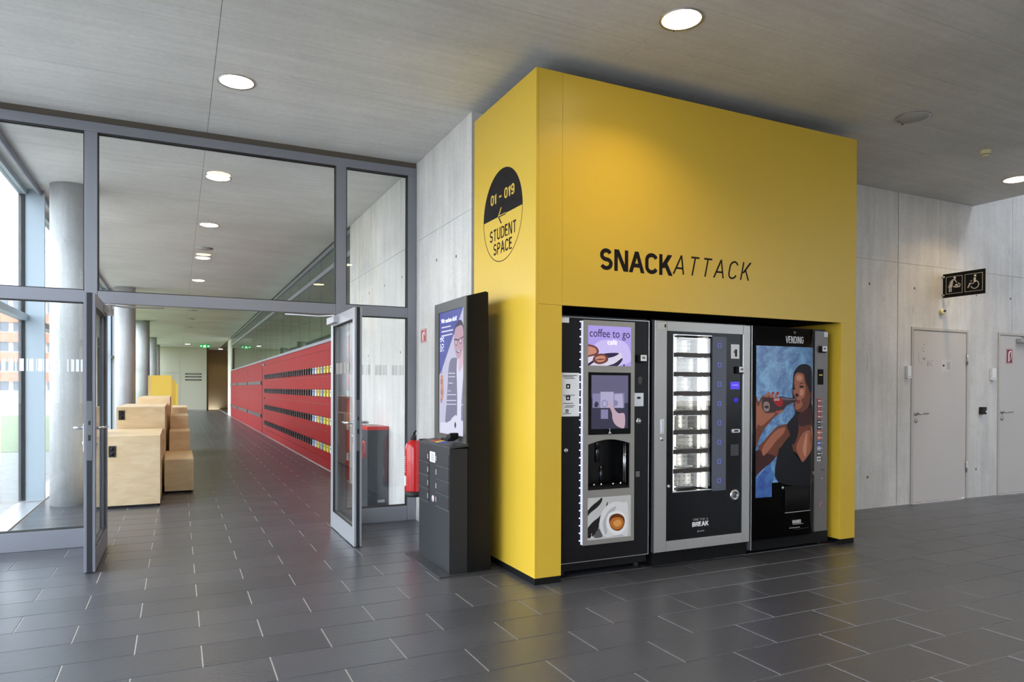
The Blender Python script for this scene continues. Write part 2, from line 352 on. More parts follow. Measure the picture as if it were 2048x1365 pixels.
def art(name, parent, items, cols, fn, rect, emit=0.0, step=0.00025, cuts=(), pre='art', label=None, rough=0.35):
    """flat print in layers of thin colour films; fn(u, v, lift) -> world point"""
    keys = list(dict.fromkeys(i[0] for i in items)); mb = MB()
    ms = [mat(pre + '_' + k, cols[k], rough, emit=emit, spec=0.15) for k in keys]
    if emit:
        for m in ms: m.node_tree.nodes['Principled BSDF'].inputs['Base Color'].default_value = (0.01, 0.01, 0.01, 1)
    for li, (k, sm, pts) in enumerate(items):
        p = clip(crom(pts) if sm else list(pts), rect)
        if len(p) < 3: continue
        t = bmesh.new(); vs = []
        for q in p:
            if not vs or (Vector((q[0], q[1], 0)) - vs[-1].co).length > 1e-5: vs.append(t.verts.new((q[0], q[1], 0)))
        if len(vs) < 3: t.free(); continue
        t.faces.new(vs)
        for cx in cuts: bmesh.ops.bisect_plane(t, geom=t.verts[:] + t.edges[:] + t.faces[:], plane_co=(cx, 0, 0), plane_no=(1, 0, 0))
        bmesh.ops.triangulate(t, faces=t.faces[:])
        vm = {}
        for v in t.verts: vm[v] = mb.b.verts.new(fn(v.co.x, v.co.y, step * (li + 1)))
        for f in t.faces:
            try: nf = mb.b.faces.new([vm[v] for v in f.verts]); nf.material_index = keys.index(k)
            except ValueError: pass
        t.free()
    return mb.put(name, ms, parent, label)

# ------------------------------------------------------------ flat artwork outlines (plane coordinates in metres)
WOMAN = [
    ('skin_shadow',1,[(4.086,0.801),(4.174,0.854),(4.267,0.917),(4.42,0.991),(4.44,0.912),(4.392,0.85),(4.344,0.809),(4.316,0.775),(4.269,0.733),(4.203,0.696),(4.129,0.644),(4.091,0.597)]),
    ('skin_dark',1,[(4.1,1.257),(4.137,1.22),(4.162,1.256),(4.193,1.27),(4.224,1.275),(4.287,1.256),(4.3,1.144),(4.339,1.132),(4.39,1.157),(4.393,1.143),(4.339,1.117),(4.301,1.095),(4.257,1.058),(4.219,1.024),(4.176,0.978),(4.139,0.914),(4.103,0.869)]),
    ('skin_mid',1,[(4.1,1.229),(4.131,1.183),(4.156,1.219),(4.187,1.238),(4.2,1.136),(4.301,1.132),(4.288,1.106),(4.232,1.07),(4.188,1.038),(4.157,1.029),(4.132,1.039),(4.102,0.998)]),
    ('skin_mid',1,[(4.19,1.252),(4.2,1.268),(4.231,1.296),(4.252,1.294),(4.246,1.275),(4.224,1.249)]),
    ('skin_mid',1,[(4.246,1.252),(4.256,1.273),(4.277,1.299),(4.296,1.296),(4.294,1.28),(4.274,1.247)]),
    ('skin_mid',1,[(4.29,1.251),(4.303,1.273),(4.325,1.299),(4.349,1.294),(4.341,1.275),(4.312,1.247)]),
    ('nail_red',1,[(4.277,1.299),(4.296,1.297),(4.294,1.282),(4.277,1.28)]),
    ('nail_red',1,[(4.325,1.299),(4.349,1.295),(4.341,1.277),(4.322,1.28)]),
    ('skin_dark',1,[(4.139,0.842),(4.204,0.919),(4.28,0.986),(4.342,1.026),(4.425,1.038),(4.52,1.05),(4.564,0.956),(4.522,0.829),(4.438,0.743),(4.396,0.707),(4.323,0.779)]),
    ('skin_mid',1,[(4.174,0.841),(4.229,0.915),(4.301,0.978),(4.363,1.007),(4.415,1.009),(4.394,0.96),(4.322,0.908),(4.25,0.838),(4.19,0.792)]),
    ('hair',1,[(4.501,1.382),(4.511,1.452),(4.554,1.505),(4.613,1.527),(4.678,1.522),(4.724,1.486),(4.736,1.408),(4.737,1.298),(4.746,1.203),(4.771,1.108),(4.765,0.911),(4.716,0.873),(4.564,0.855),(4.522,0.872),(4.479,0.881),(4.468,0.958),(4.435,1.036),(4.52,1.112),(4.517,1.166),(4.497,1.267)]),
    ('skin_dark',1,[(4.578,1.119),(4.659,1.157),(4.714,1.141),(4.728,1.062),(4.759,1.014),(4.771,0.951),(4.774,0.82),(4.77,0.777),(4.718,0.716),(4.652,0.688),(4.609,0.721),(4.543,0.801),(4.49,0.83),(4.543,0.91),(4.569,0.995)]),
    ('skin_mid',1,[(4.543,0.855),(4.591,0.932),(4.65,0.977),(4.715,0.976),(4.758,0.919),(4.759,0.809),(4.706,0.732),(4.652,0.695),(4.608,0.736),(4.554,0.808)]),
    ('skin_shadow',1,[(4.562,1.103),(4.605,1.142),(4.67,1.165),(4.72,1.148),(4.721,1.046),(4.66,1.024),(4.595,1.017),(4.565,1.049)]),
    ('skin_light',1,[(4.619,0.826),(4.655,0.953),(4.672,0.945),(4.662,0.812),(4.652,0.766)]),
    ('skin_light',1,[(4.715,1.015),(4.743,0.999),(4.768,0.951),(4.765,0.903),(4.732,0.952)]),
    ('top_black',1,[(4.341,0.576),(4.34,0.809),(4.382,0.864),(4.43,0.913),(4.469,0.94),(4.489,0.911),(4.504,0.832),(4.559,0.765),(4.614,0.724),(4.679,0.768),(4.749,0.845),(4.771,0.932),(4.789,0.946),(4.81,0.872),(4.813,0.551)]),
    ('skin_dark',1,[(4.517,1.441),(4.543,1.458),(4.583,1.459),(4.629,1.447),(4.65,1.38),(4.684,1.332),(4.708,1.294),(4.705,1.236),(4.685,1.178),(4.652,1.154),(4.612,1.135),(4.572,1.136),(4.529,1.146),(4.516,1.17),(4.522,1.194),(4.514,1.218),(4.529,1.232),(4.524,1.251),(4.509,1.27),(4.497,1.301),(4.502,1.327),(4.508,1.37)]),
    ('skin_mid',1,[(4.52,1.432),(4.543,1.449),(4.583,1.452),(4.62,1.438),(4.633,1.38),(4.65,1.337),(4.644,1.294),(4.631,1.255),(4.598,1.236),(4.612,1.198),(4.585,1.165),(4.552,1.155),(4.526,1.165),(4.529,1.189),(4.524,1.215),(4.545,1.232),(4.529,1.251),(4.513,1.275),(4.506,1.303),(4.518,1.332),(4.514,1.37)]),
    ('skin_light',1,[(4.537,1.418),(4.57,1.437),(4.603,1.423),(4.597,1.394),(4.557,1.389)]),
    ('skin_light',1,[(4.581,1.313),(4.611,1.323),(4.627,1.294),(4.604,1.265),(4.578,1.279)]),
    ('hair',1,[(4.508,1.417),(4.524,1.451),(4.563,1.499),(4.622,1.51),(4.683,1.491),(4.717,1.448),(4.724,1.323),(4.718,1.265),(4.698,1.294),(4.67,1.356),(4.65,1.4),(4.629,1.443),(4.583,1.459),(4.543,1.458)]),
    ('eye',1,[(4.571,1.342),(4.587,1.351),(4.614,1.349),(4.63,1.341),(4.61,1.333),(4.584,1.334)]),
    ('eye',1,[(4.5,1.327),(4.508,1.339),(4.521,1.332),(4.525,1.322),(4.508,1.318)]),
    ('hair',1,[(4.567,1.358),(4.584,1.37),(4.61,1.374),(4.633,1.366),(4.61,1.368),(4.585,1.364)]),
    ('hair',1,[(4.502,1.351),(4.515,1.358),(4.528,1.346),(4.515,1.351)]),
    ('skin_shadow',1,[(4.522,1.275),(4.545,1.289),(4.565,1.275),(4.561,1.263),(4.538,1.256)]),
    ('lip',1,[(4.535,1.232),(4.558,1.234),(4.585,1.227),(4.578,1.21),(4.555,1.203),(4.535,1.21)]),
    ('skin_mid',1,[(4.719,1.294),(4.735,1.304),(4.744,1.284),(4.739,1.25),(4.725,1.236)]),
    ('pearl',1,[(4.725,1.226),(4.742,1.226),(4.749,1.209),(4.739,1.192),(4.726,1.199)]),
    ('bottle_brown',1,[(4.171,1.233),(4.183,1.254),(4.224,1.256),(4.287,1.252),(4.331,1.258),(4.376,1.263),(4.415,1.256),(4.473,1.25),(4.532,1.248),(4.54,1.232),(4.532,1.218),(4.493,1.211),(4.428,1.185),(4.39,1.152),(4.339,1.139),(4.275,1.136),(4.225,1.136),(4.187,1.15),(4.17,1.182)]),
    ('bottle_lit',1,[(4.363,1.256),(4.415,1.249),(4.48,1.244),(4.529,1.242),(4.529,1.232),(4.48,1.232),(4.408,1.232),(4.37,1.242)]),
    ('bottle_grey',1,[(4.182,1.201),(4.193,1.217),(4.218,1.221),(4.24,1.21),(4.248,1.182),(4.24,1.151),(4.219,1.142),(4.194,1.15),(4.183,1.173)]),
    ('bottle_brown',1,[(4.19,1.182),(4.218,1.191),(4.237,1.182),(4.231,1.168),(4.2,1.17)]),
    ('label_red',1,[(4.271,1.238),(4.312,1.249),(4.363,1.247),(4.383,1.228),(4.384,1.204),(4.364,1.181),(4.325,1.186),(4.3,1.207)]),
    ('skin_mid',1,[(4.307,1.144),(4.351,1.148),(4.38,1.157),(4.385,1.148),(4.364,1.131),(4.326,1.125)]),
    ('nail_red',1,[(4.316,1.139),(4.332,1.141),(4.335,1.132),(4.32,1.129)]),
]
MAN = [
    ('print_blue',0,[(5.19,1.933),(4.705,1.914),(4.683,1.894),(4.87,1.718),(5.121,1.463),(5.185,1.418)]),
    ('print_orange',0,[(5.153,1.422),(5.093,1.419),(5.076,1.272),(5.104,1.226),(5.151,1.207)]),
    ('suit',1,[(4.976,1.459),(4.926,1.537),(4.803,1.541),(4.72,1.496),(4.651,1.477),(4.646,1.116),(4.693,1.089),(4.787,1.068),(4.812,1.123),(4.91,1.093),(5.037,1.048),(5.019,1.192),(4.994,1.326)]),
    ('shirt',1,[(4.803,1.455),(4.785,1.541),(4.72,1.513),(4.665,1.532),(4.662,1.452),(4.684,1.343),(4.706,1.216),(4.717,1.071),(4.787,1.025),(4.789,1.24),(4.796,1.347)]),
    ('face_light',1,[(4.773,1.506),(4.756,1.595),(4.652,1.603),(4.657,1.519),(4.72,1.453),(4.755,1.441)]),
    ('suit_dark',1,[(4.86,1.733),(4.844,1.762),(4.797,1.803),(4.75,1.818),(4.704,1.807),(4.669,1.771),(4.653,1.718),(4.653,1.674),(4.693,1.699),(4.796,1.728),(4.838,1.686)]),
    ('face',1,[(4.854,1.717),(4.828,1.761),(4.765,1.775),(4.694,1.773),(4.668,1.719),(4.661,1.667),(4.677,1.606),(4.712,1.555),(4.763,1.535),(4.805,1.552),(4.843,1.61),(4.859,1.664)]),
    ('suit_dark',0,[(4.854,1.687),(4.754,1.677),(4.663,1.697),(4.663,1.687),(4.754,1.667),(4.854,1.677)]),
    ('suit_dark',1,[(4.833,1.678),(4.796,1.672),(4.79,1.641),(4.816,1.631),(4.838,1.648)]),
    ('suit_dark',1,[(4.749,1.68),(4.703,1.681),(4.693,1.651),(4.723,1.641),(4.749,1.654)]),
    ('face_light',1,[(4.825,1.672),(4.801,1.668),(4.798,1.645),(4.816,1.637),(4.83,1.651)]),
    ('face_light',1,[(4.742,1.674),(4.708,1.676),(4.701,1.653),(4.723,1.647),(4.742,1.657)]),
    ('suit_dark',1,[(4.806,1.597),(4.764,1.587),(4.713,1.6),(4.723,1.589),(4.764,1.576),(4.795,1.585)]),
    ('shirt',1,[(4.79,1.594),(4.764,1.587),(4.728,1.595),(4.753,1.582)]),
    ('shirt',0,[(5.143,1.052),(5.037,1.057),(4.922,1.088),(4.812,1.123),(4.787,1.021),(4.647,1.074),(4.644,0.975),(5.149,0.969)]),
    ('suit',1,[(5.018,1.057),(4.973,1.122),(4.922,1.115),(4.903,1.085),(4.998,1.058)]),
    ('suit_dark',1,[(4.842,1.048),(4.821,1.071),(4.802,1.046),(4.821,1.023)]),
]
MANBARS = [
    ('shirt',0,[(5.123,1.792),(4.92,1.792),(4.92,1.782),(5.123,1.782)]),
    ('shirt',0,[(5.123,1.761),(4.871,1.76),(4.871,1.749),(5.123,1.75)]),
    ('shirt',0,[(5.123,1.728),(4.887,1.73),(4.887,1.72),(5.123,1.717)]),
    ('shirt',0,[(4.963,1.435),(4.827,1.433),(4.827,1.427),(4.963,1.429)]),
    ('shirt',0,[(4.963,1.408),(4.826,1.407),(4.826,1.401),(4.963,1.402)]),
    ('shirt',0,[(4.962,1.361),(4.875,1.36),(4.875,1.354),(4.962,1.355)]),
    ('shirt',0,[(4.975,1.301),(4.912,1.301),(4.912,1.296),(4.975,1.296)]),
    ('shirt',0,[(4.987,1.273),(4.801,1.275),(4.801,1.269),(4.987,1.267)]),
    ('shirt',0,[(5.0,1.229),(4.795,1.232),(4.795,1.226),(5.0,1.222)]),
    ('shirt',0,[(5.019,1.199),(4.795,1.204),(4.794,1.198),(5.019,1.193)]),
    ('shirt',0,[(4.706,1.202),(4.66,1.203),(4.66,1.197),(4.706,1.196)]),
]
COFFEE = [
    ('cream',1,[(2.544,1.474),(2.544,1.554),(2.601,1.578),(2.747,1.543),(2.821,1.576),(2.847,1.561),(2.849,1.515),(2.803,1.478)]),
    ('leaf_dark',1,[(2.544,1.478),(2.62,1.525),(2.692,1.565),(2.821,1.573),(2.784,1.548),(2.71,1.531),(2.629,1.51),(2.566,1.474)]),
    ('leaf_dark',1,[(2.71,1.476),(2.784,1.498),(2.849,1.538),(2.847,1.514),(2.803,1.478)]),
    ('leaf_dark',1,[(2.857,1.479),(2.868,1.495),(2.872,1.479)]),
    ('bean_dark',1,[(2.543,1.622),(2.592,1.625),(2.637,1.61),(2.655,1.58),(2.637,1.556),(2.584,1.543),(2.544,1.539)]),
    ('bean',1,[(2.545,1.607),(2.592,1.612),(2.628,1.598),(2.633,1.571),(2.584,1.555),(2.548,1.554)]),
    ('bean_dark',1,[(2.611,1.54),(2.637,1.56),(2.692,1.565),(2.728,1.543),(2.729,1.516),(2.692,1.496),(2.647,1.491),(2.606,1.51)]),
    ('bean',1,[(2.624,1.533),(2.656,1.549),(2.696,1.55),(2.71,1.531),(2.692,1.511),(2.647,1.507)]),
    ('bean_dark',1,[(2.629,1.522),(2.665,1.53),(2.71,1.527),(2.665,1.52)]),
]
TOUCH = [
    ('t_dark',0,[(2.572,1.19),(2.869,1.183),(2.87,1.044),(2.575,1.048)]),
    ('t_mid',0,[(2.603,1.285),(2.869,1.289),(2.869,1.183),(2.603,1.186)]),
    ('t_light',0,[(2.668,1.298),(2.778,1.298),(2.778,1.184),(2.668,1.185)]),
    ('t_light',0,[(2.785,1.281),(2.852,1.285),(2.86,1.183),(2.786,1.184)]),
    ('t_mid',1,[(2.68,1.227),(2.703,1.242),(2.725,1.227),(2.726,1.2),(2.703,1.189),(2.68,1.2)]),
    ('t_light',1,[(2.686,1.223),(2.703,1.236),(2.719,1.223),(2.719,1.202),(2.703,1.195),(2.686,1.204)]),
    ('t_dark',1,[(2.617,1.212),(2.635,1.231),(2.653,1.212),(2.639,1.191),(2.621,1.193)]),
    ('t_mid',1,[(2.776,1.231),(2.795,1.238),(2.813,1.226),(2.809,1.203),(2.785,1.199)]),
    ('skin_screen',1,[(2.735,1.211),(2.748,1.223),(2.767,1.203),(2.795,1.164),(2.823,1.145),(2.87,1.14),(2.87,1.044),(2.823,1.047),(2.786,1.072),(2.767,1.111),(2.763,1.149)]),
    ('t_mid',0,[(2.671,1.173),(2.73,1.173),(2.731,1.107),(2.671,1.108)]),
]
ESPRESSO = [
    ('leaf_dark',1,[(2.554,0.415),(2.559,0.454),(2.6,0.498),(2.656,0.534),(2.687,0.554),(2.684,0.524),(2.647,0.487),(2.591,0.452)]),
    ('leaf_dark',1,[(2.555,0.293),(2.559,0.336),(2.61,0.387),(2.666,0.422),(2.712,0.475),(2.731,0.521),(2.733,0.497),(2.703,0.427),(2.666,0.383),(2.657,0.336),(2.62,0.292),(2.583,0.277)]),
    ('leaf_mid',1,[(2.62,0.28),(2.657,0.336),(2.676,0.318),(2.69,0.277)]),
    ('saucer',1,[(2.666,0.375),(2.684,0.445),(2.731,0.497),(2.798,0.517),(2.865,0.508),(2.904,0.489),(2.906,0.274),(2.847,0.283),(2.77,0.274),(2.713,0.275),(2.68,0.318)]),
    ('saucer_shade',1,[(2.694,0.364),(2.713,0.419),(2.75,0.464),(2.808,0.484),(2.77,0.422),(2.722,0.378),(2.732,0.313),(2.713,0.291)]),
    ('cup_white',1,[(2.724,0.394),(2.741,0.433),(2.779,0.45),(2.827,0.449),(2.871,0.427),(2.893,0.389),(2.894,0.34),(2.871,0.302),(2.828,0.281),(2.785,0.289),(2.746,0.32),(2.727,0.354)]),
    ('coffee_dark',1,[(2.746,0.388),(2.76,0.419),(2.798,0.432),(2.837,0.427),(2.871,0.403),(2.878,0.366),(2.862,0.327),(2.828,0.309),(2.789,0.317),(2.759,0.343)]),
    ('coffee',1,[(2.753,0.368),(2.77,0.398),(2.808,0.407),(2.847,0.4),(2.868,0.375),(2.864,0.343),(2.837,0.321),(2.799,0.32),(2.77,0.338)]),
    ('crema',1,[(2.779,0.366),(2.808,0.387),(2.842,0.381),(2.847,0.352),(2.808,0.339)]),
]

# ------------------------------------------------------------ setting: floor
CZ = 3.565          # ceiling height
YB = 5.256          # back wall plane
XW = 2.149          # corridor wall plane
def depth_px(x, y, z=0.0):
    d = Vector((x, y, z - 1.32)); t = d.dot(_f)
    if t < 0.2: return 99, None
    return t, (1024 + FPX * d.dot(_a) / t, CY - FPX * d.dot(_b) / t)
floor = MB()
floor.box(-1.58, 14, -5.0, YB + 0.02, -0.08, -0.0035); floor.box(-1.58, XW + 0.1, YB + 0.02, 44.8, -0.08, -0.0035)
floor = tag(floor.put('floor', M_GROUT), 'dark slate tile floor with pale joints running through hall and corridor', 'floor', kind='structure')
TP, RP = 0.6014, 0.307
def tile_mb(mb, x0, x1, y0, y1):
    g, b = 0.0030, 0.0012
    x0 += g; x1 -= g; y0 += g; y1 -= g
    lo = [mb.b.verts.new(p) for p in ((x0, y0, -0.0035), (x1, y0, -0.0035), (x1, y1, -0.0035), (x0, y1, -0.0035))]
    hi = [mb.b.verts.new(p) for p in ((x0 + b, y0 + b, 0), (x1 - b, y0 + b, 0), (x1 - b, y1 - b, 0), (x0 + b, y1 - b, 0))]
    mb._f(hi)
    for i in range(4): mb._f([lo[i], lo[(i + 1) % 4], hi[(i + 1) % 4], hi[i]])
spots = []
for k in range(-24, 133):
    y0 = 4.199 + k * RP; y1 = y0 + RP
    off = 0.1066 if k % 2 == 0 else 0.4064
    xa, xb = (-1.38, 14.0) if y0 < YB else (-1.38, XW)
    i0 = int(math.floor((xa - off) / TP))
    x = off + i0 * TP
    while x < xb:
        a, b2 = max(x, xa), min(x + TP, xb)
        if b2 - a > 0.03:
            yt = YB if (y0 < YB < y1 and a > XW - 0.35) else y1
            t, pp = depth_px((a + b2) / 2, (y0 + y1) / 2)
            vis = pp is not None and -60 < pp[0] < 2110 and pp[1] < 1420
            hid = (y0 > 4.45 and 2.2 < a < 5.2 and y0 < YB)
            spots.append((t if (vis and not hid) else 999, a, b2, y0, yt))
        x += TP
spots.sort()
full = MB(); tile_mb(full, 0, TP, 0, RP); full_me = full.mesh('tile', M_SLATE)
rest = MB()
for i, (t, a, b2, y0, y1) in enumerate(spots):
    if i < 300 and t < 900:
        if abs(b2 - a - TP) < 1e-4 and abs(y1 - y0 - RP) < 1e-4: link('tile', full_me, floor, loc=(a, y0, 0))
        else:
            q = MB(); tile_mb(q, 0, b2 - a, 0, y1 - y0); link('tile', q.mesh('tile', M_SLATE), floor, loc=(a, y0, 0))
    else: tile_mb(rest, a, b2, y0, min(y1, 44.8))
o = rest.put('far_tiles', M_SLATE, floor); o['kind'] = 'stuff'

# ------------------------------------------------------------ setting: ceiling of cast concrete, formwork joints
ceil = MB(); ceil.box(-1.62, 8.76, -5.2, YB, CZ + 0.005, CZ + 0.35); ceil.box(-1.62, XW + 1.2, YB, 45, CZ + 0.005, CZ + 0.35); ceil.box(XW + 1.2, 8.76, YB, YB + 0.3, CZ + 0.005, CZ + 0.35)
ceil = tag(ceil.put('ceiling', mat('ceiling_joint', (112, 109, 104), 0.9)), 'cast concrete ceiling slab with fine formwork joints', 'ceiling', kind='structure')
xs = [-1.62, 0.231, 2.716, 5.20, 7.68, 8.76]; ys = [-5.2]
y = 4.228 + 0.5 * -18
while y < 45: 
    ys.append(round(y, 3)); y += 0.5
ys = [v for v in ys if v >= -5.2] + [45.0]
restc = MB()
def panel_box(mb, a, b, c, d): mb.box(a + 0.0016, b - 0.0016, c + 0.0012, d - 0.0011, CZ, CZ + 0.005)
cnt = 0
for j in range(len(ys) - 1):
    for i in range(len(xs) - 1):
        a, b2, c, d = xs[i], xs[i + 1], ys[j], ys[j + 1]
        if c >= YB - 0.01:
            if i > 1: continue
            if i == 1: b2 = XW
        d2 = min(d, YB) if (i > 1) else d
        if d2 - c < 0.02: continue
        if 0.5 < c < 14 and cnt < 290:
            q = MB(); panel_box(q, a, b2, c, d2); q.put('panel', M_CEIL, ceil); cnt += 1
        else: panel_box(restc, a, b2, c, d2)
o = restc.put('far_panels', M_CEIL, ceil); o['kind'] = 'stuff'

# ------------------------------------------------------------ setting: walls
def wall(name, label, boxes, m=M_WALL):
    mb = MB()
    for b in boxes: mb.box(*b)
    return tag(mb.put(name, m), label, 'wall', kind='structure')
wb_ = wall('wall_back', 'pale cast concrete wall behind the yellow box with two grey doors', [(XW + 0.12, 14.2, YB + 0.125, YB + 0.4, -0.05, 7.6)], mat('wall_joint', (84, 76, 70), 0.9))
def notch(x0, x1, z0, z1, doors):
    p = [(x0, z1), (x0, z0)]
    for a, b2, h in doors: p += [(a, z0), (a, h), (b2, h), (b2, z0)]
    return [q for q in p] + [(x1, z0), (x1, z1)]
D1 = (7.612, 8.668, 2.045); D2 = (9.275, 10.33, 2.045)
g = 0.0055
for poly in ([(XW + 0.11, 0), (4.9, 0), (4.9, 2.765), (XW + 0.11, 2.765)], [(4.908, 0), (7.378 - g, 0), (7.378 - g, 2.765), (4.908, 2.765)],
             notch(7.378 + g, 9.57 - g / 2, 0, 2.765, [D1])[:-2] + [(9.275, 0), (9.275, 2.045), (9.57 - g / 2, 2.045), (9.57 - g / 2, 2.765)],
             [(9.57 + g / 2, 2.045), (10.33, 2.045), (10.33, 0), (11.77, 0), (11.77, 2.765), (9.57 + g / 2, 2.765)],
             [(11.775, 0), (14.0, 0), (14.0, 2.765), (11.775, 2.765)],
             [(XW + 0.11, 2.768), (4.9, 2.768), (4.9, CZ), (XW + 0.11, CZ)], [(4.908, 2.768), (7.378 - g, 2.768), (7.378 - g, CZ), (4.908, CZ)],
             [(7.378 + g, 2.768), (8.13, 2.768), (8.13, CZ), (7.378 + g, CZ)], [(8.1325, 2.768), (9.57 - g / 2, 2.768), (9.57 - g / 2, 5.0), (8.76, 5.0), (8.76, CZ), (8.1325, CZ)],
             [(9.57 + g / 2, 2.768), (11.77, 2.768), (11.77, 5.0), (9.57 + g / 2, 5.0)], [(11.775, 2.768), (14, 2.768), (14, 5), (11.775, 5)], [(8.76, 5.004), (14, 5.004), (14, 7.6), (8.76, 7.6)]):
    MB().prism(poly, 'XZ', YB, YB + 0.12).put('panel', M_WALL, wb_)
def plugs(parent, pts, side=False):
    for (u, z) in pts:
        q = MB()
        if side: q.lathe([(0, -0.0012), (0.011, -0.0012), (0.015, 0.0)], (XW, u, z), 'x', 12)
        else: q.lathe([(0, -0.0012), (0.011, -0.0012), (0.015, 0.0)], (u, YB, z), 'y', 12)
        q.put('tie_hole', M_JOINT, parent)
plugs(wb_, [(6.904, 2.492), (7.668, 2.492), (9.538, 2.481), (6.892, 0.348), (8.851, 0.345), (10.6, 2.49), (10.6, 0.35)])
wc = wall('wall_corridor', 'pale cast concrete wall between the yellow box and the red lockers', [(XW + 0.1, XW + 1.2, YB + 0.405, 9.697, -0.05, CZ)])
for y0, y1, z0, z1 in ((YB, 6.622, 0, 2.778), (YB, 6.622, 2.781, CZ), (6.625, 9.104, 0, 2.778), (6.625, 7.886, 2.781, CZ), (7.889, 9.104, 2.781, CZ), (9.107, 9.697, 0, 2.778), (9.107, 9.697, 2.781, CZ)):
    MB().box(XW, XW + 0.1, y0, y1, z0, z1).put('panel', M_WALL, wc)
plugs(wc, [(5.6, 2.45), (6.05, 0.36), (6.1, 2.5), (7.2, 2.5), (7.25, 1.7), (7.9, 2.5), (8.6, 2.5), (8.6, 0.36), (8.65, 1.72)], True)
wall('wall_right', 'tall concrete wall at the far side of the stair hall', [(14.0, 14.3, -5.2, YB + 0.4, -0.05, 7.6)])
wall('wall_front', 'concrete wall on the street side of the hall', [(-1.6, 10.7, -5.4, -5.2, -0.05, CZ), (10.7, 14.3, -5.4, -5.2, -0.05, 0.9), (10.7, 14.3, -5.4, -5.2, 4.4, 7.6), (8.56, 10.7, -5.4, -5.2, CZ, 7.6)])
# window high on the street side of the stair hall
wf2 = thing('window_3', 'high window of the stair hall', 'window', (11.5, -5.3, 0), kind='structure')
for x in (10.7, 12.4, 14.0): MB().box(x - 0.04, x + 0.04, -5.36, -5.26, 0.9, 4.4).put('mullion', M_ALU, wf2)
MB().box(10.7, 14.0, -5.32, -5.30, 0.9, 4.4).put('pane', M_GLASS, wf2)
# roof of the stair hall with a glazed strip
rf = MB(); rf.box(8.76, 14.3, 3.9, YB + 0.4, 7.6, 7.8); rf.box(8.76, 14.3, -5.4, -3.5, 7.6, 7.8); rf.box(8.76, 9.8, -3.5, 3.9, 7.6, 7.8); rf.box(11.6, 14.3, -3.5, 3.9, 7.6, 7.8); rf.box(8.56, 8.76, -5.2, YB + 0.4, CZ + 0.35, 7.8)
tag(rf.put('ceiling_stair_hall', M_CEIL), 'high concrete roof over the stair hall with a rooflight', 'ceiling', kind='structure')
# far end of the corridor
YE = 43.0
we = wall('wall_corridor_end', 'pale panelled wall closing the far end of the corridor', [(-1.6, 1.46, YE + 0.03, YE + 0.3, -0.05, CZ)], mat('end_panel', (206, 203, 186), 0.6))
for x0, x1, z0, z1 in ((-1.0, 0.09, 0.05, 2.12), (0.1, 1.46, 0.05, 2.12), (-1.0, 0.09, 2.13, CZ), (0.1, 1.46, 2.13, CZ)):
    MB().box(x0, x1, YE, YE + 0.03, z0, z1).put('panel', MATS['end_panel'], we)
wall('wall_recess', 'brown wall of the recess at the far end of the corridor', [(1.46, 3.4, 45.6, 45.8, -0.05, CZ), (1.46, 1.56, YE + 0.3, 45.6, -0.05, CZ), (3.3, 3.4, 36.4, 45.6, -0.05, CZ)], mat('recess_wall', (150, 132, 100), 0.7))
wall('wall_pilaster', 'white painted wall end beside the far red lockers', [(XW + 0.03, XW + 1.2, 34.4, 36.4, -0.05, CZ)], mat('white_paint', (222, 220, 208), 0.6))
ec = MB(); ec.box(XW + 0.1, 3.4, 36.4, 45.8, -0.08, -0.002); tag(ec.put('floor_recess', M_SLATE), 'dark floor of the recess at the corridor end', 'floor', kind='structure')
ec = MB(); ec.box(XW + 1.2, 3.4, 36.4, 45.8, CZ, CZ + 0.3); ec.box(-1.6, 3.4, 45.0, 45.8, CZ, CZ + 0.3); tag(ec.put('ceiling_recess', M_CEIL), 'concrete ceiling of the recess at the corridor end', 'ceiling', kind='structure')
# clerestory above the lockers and the room behind it
cl = thing('window_2', 'long greenish clerestory glazing above the red lockers', 'window', (XW + 0.06, 20, 2.07), kind='structure')
y = 9.72
while y < 33.5:
    y1 = min(y + 1.2, 34.35)
    MB().box(XW + 0.05, XW + 0.062, y + 0.006, y1 - 0.006, 2.11, 3.19).put('pane', M_GLASS_G, cl)
    MB().box(XW + 0.05, XW + 0.062, y + 0.006, y1 - 0.006, 3.26, 3.50).put('pane', M_GLASS_G, cl)
    y = y1
MB().box(XW + 0.03, XW + 0.09, 9.70, 34.38, 3.19, 3.26).put('transom', M_ALU, cl)
MB().box(XW + 0.03, XW + 0.09, 9.70, 34.38, 3.50, CZ).put('top_rail', M_ALU, cl)
MB().box(XW + 0.03, XW + 0.09, 9.70, 34.38, 2.06, 2.11).put('bottom_rail', M_ALU, cl)
wall('wall_inner_room', 'grey green wall panels of the room behind the clerestory', [(XW + 0.9, XW + 1.0, 9.70, 34.4, -0.05, CZ)], mat('inner_wall', (150, 156, 142), 0.7))

# ------------------------------------------------------------ setting: facade on the left
XF = -1.576
fa = thing('window_1', 'long glass facade with blue grey mullions along the left side', 'window', (XF, 9.5, 0), kind='structure')
for k in range(-5, 13):
    y = 9.52 + 2.9 * k
    if k == -1: y = 6.76
    MB().box(XF + 0.01, -1.378, y, y + 0.05, 0.02, CZ).put('mullion', M_BLUEP, fa)
    MB().box(XF - 0.05, XF + 0.01, y - 0.012, y + 0.062, 0.02, CZ).put('glazing_bar', M_DARK, fa)
    y2 = (6.76 if k == -2 else 9.52 + 2.9 * (k + 1))
    MB().box(XF - 0.02, XF - 0.008, y + 0.062, y2 - 0.012, 0.03, 2.07).put('pane', M_GLASS, fa)
    MB().box(XF - 0.02, XF - 0.008, y + 0.062, y2 - 0.012, 2.14, 3.50).put('pane', M_GLASS, fa)
MB().box(XF - 0.05, XF + 0.04, -5.2, 45, 2.07, 2.14).put('transom', M_BLUEP, fa)
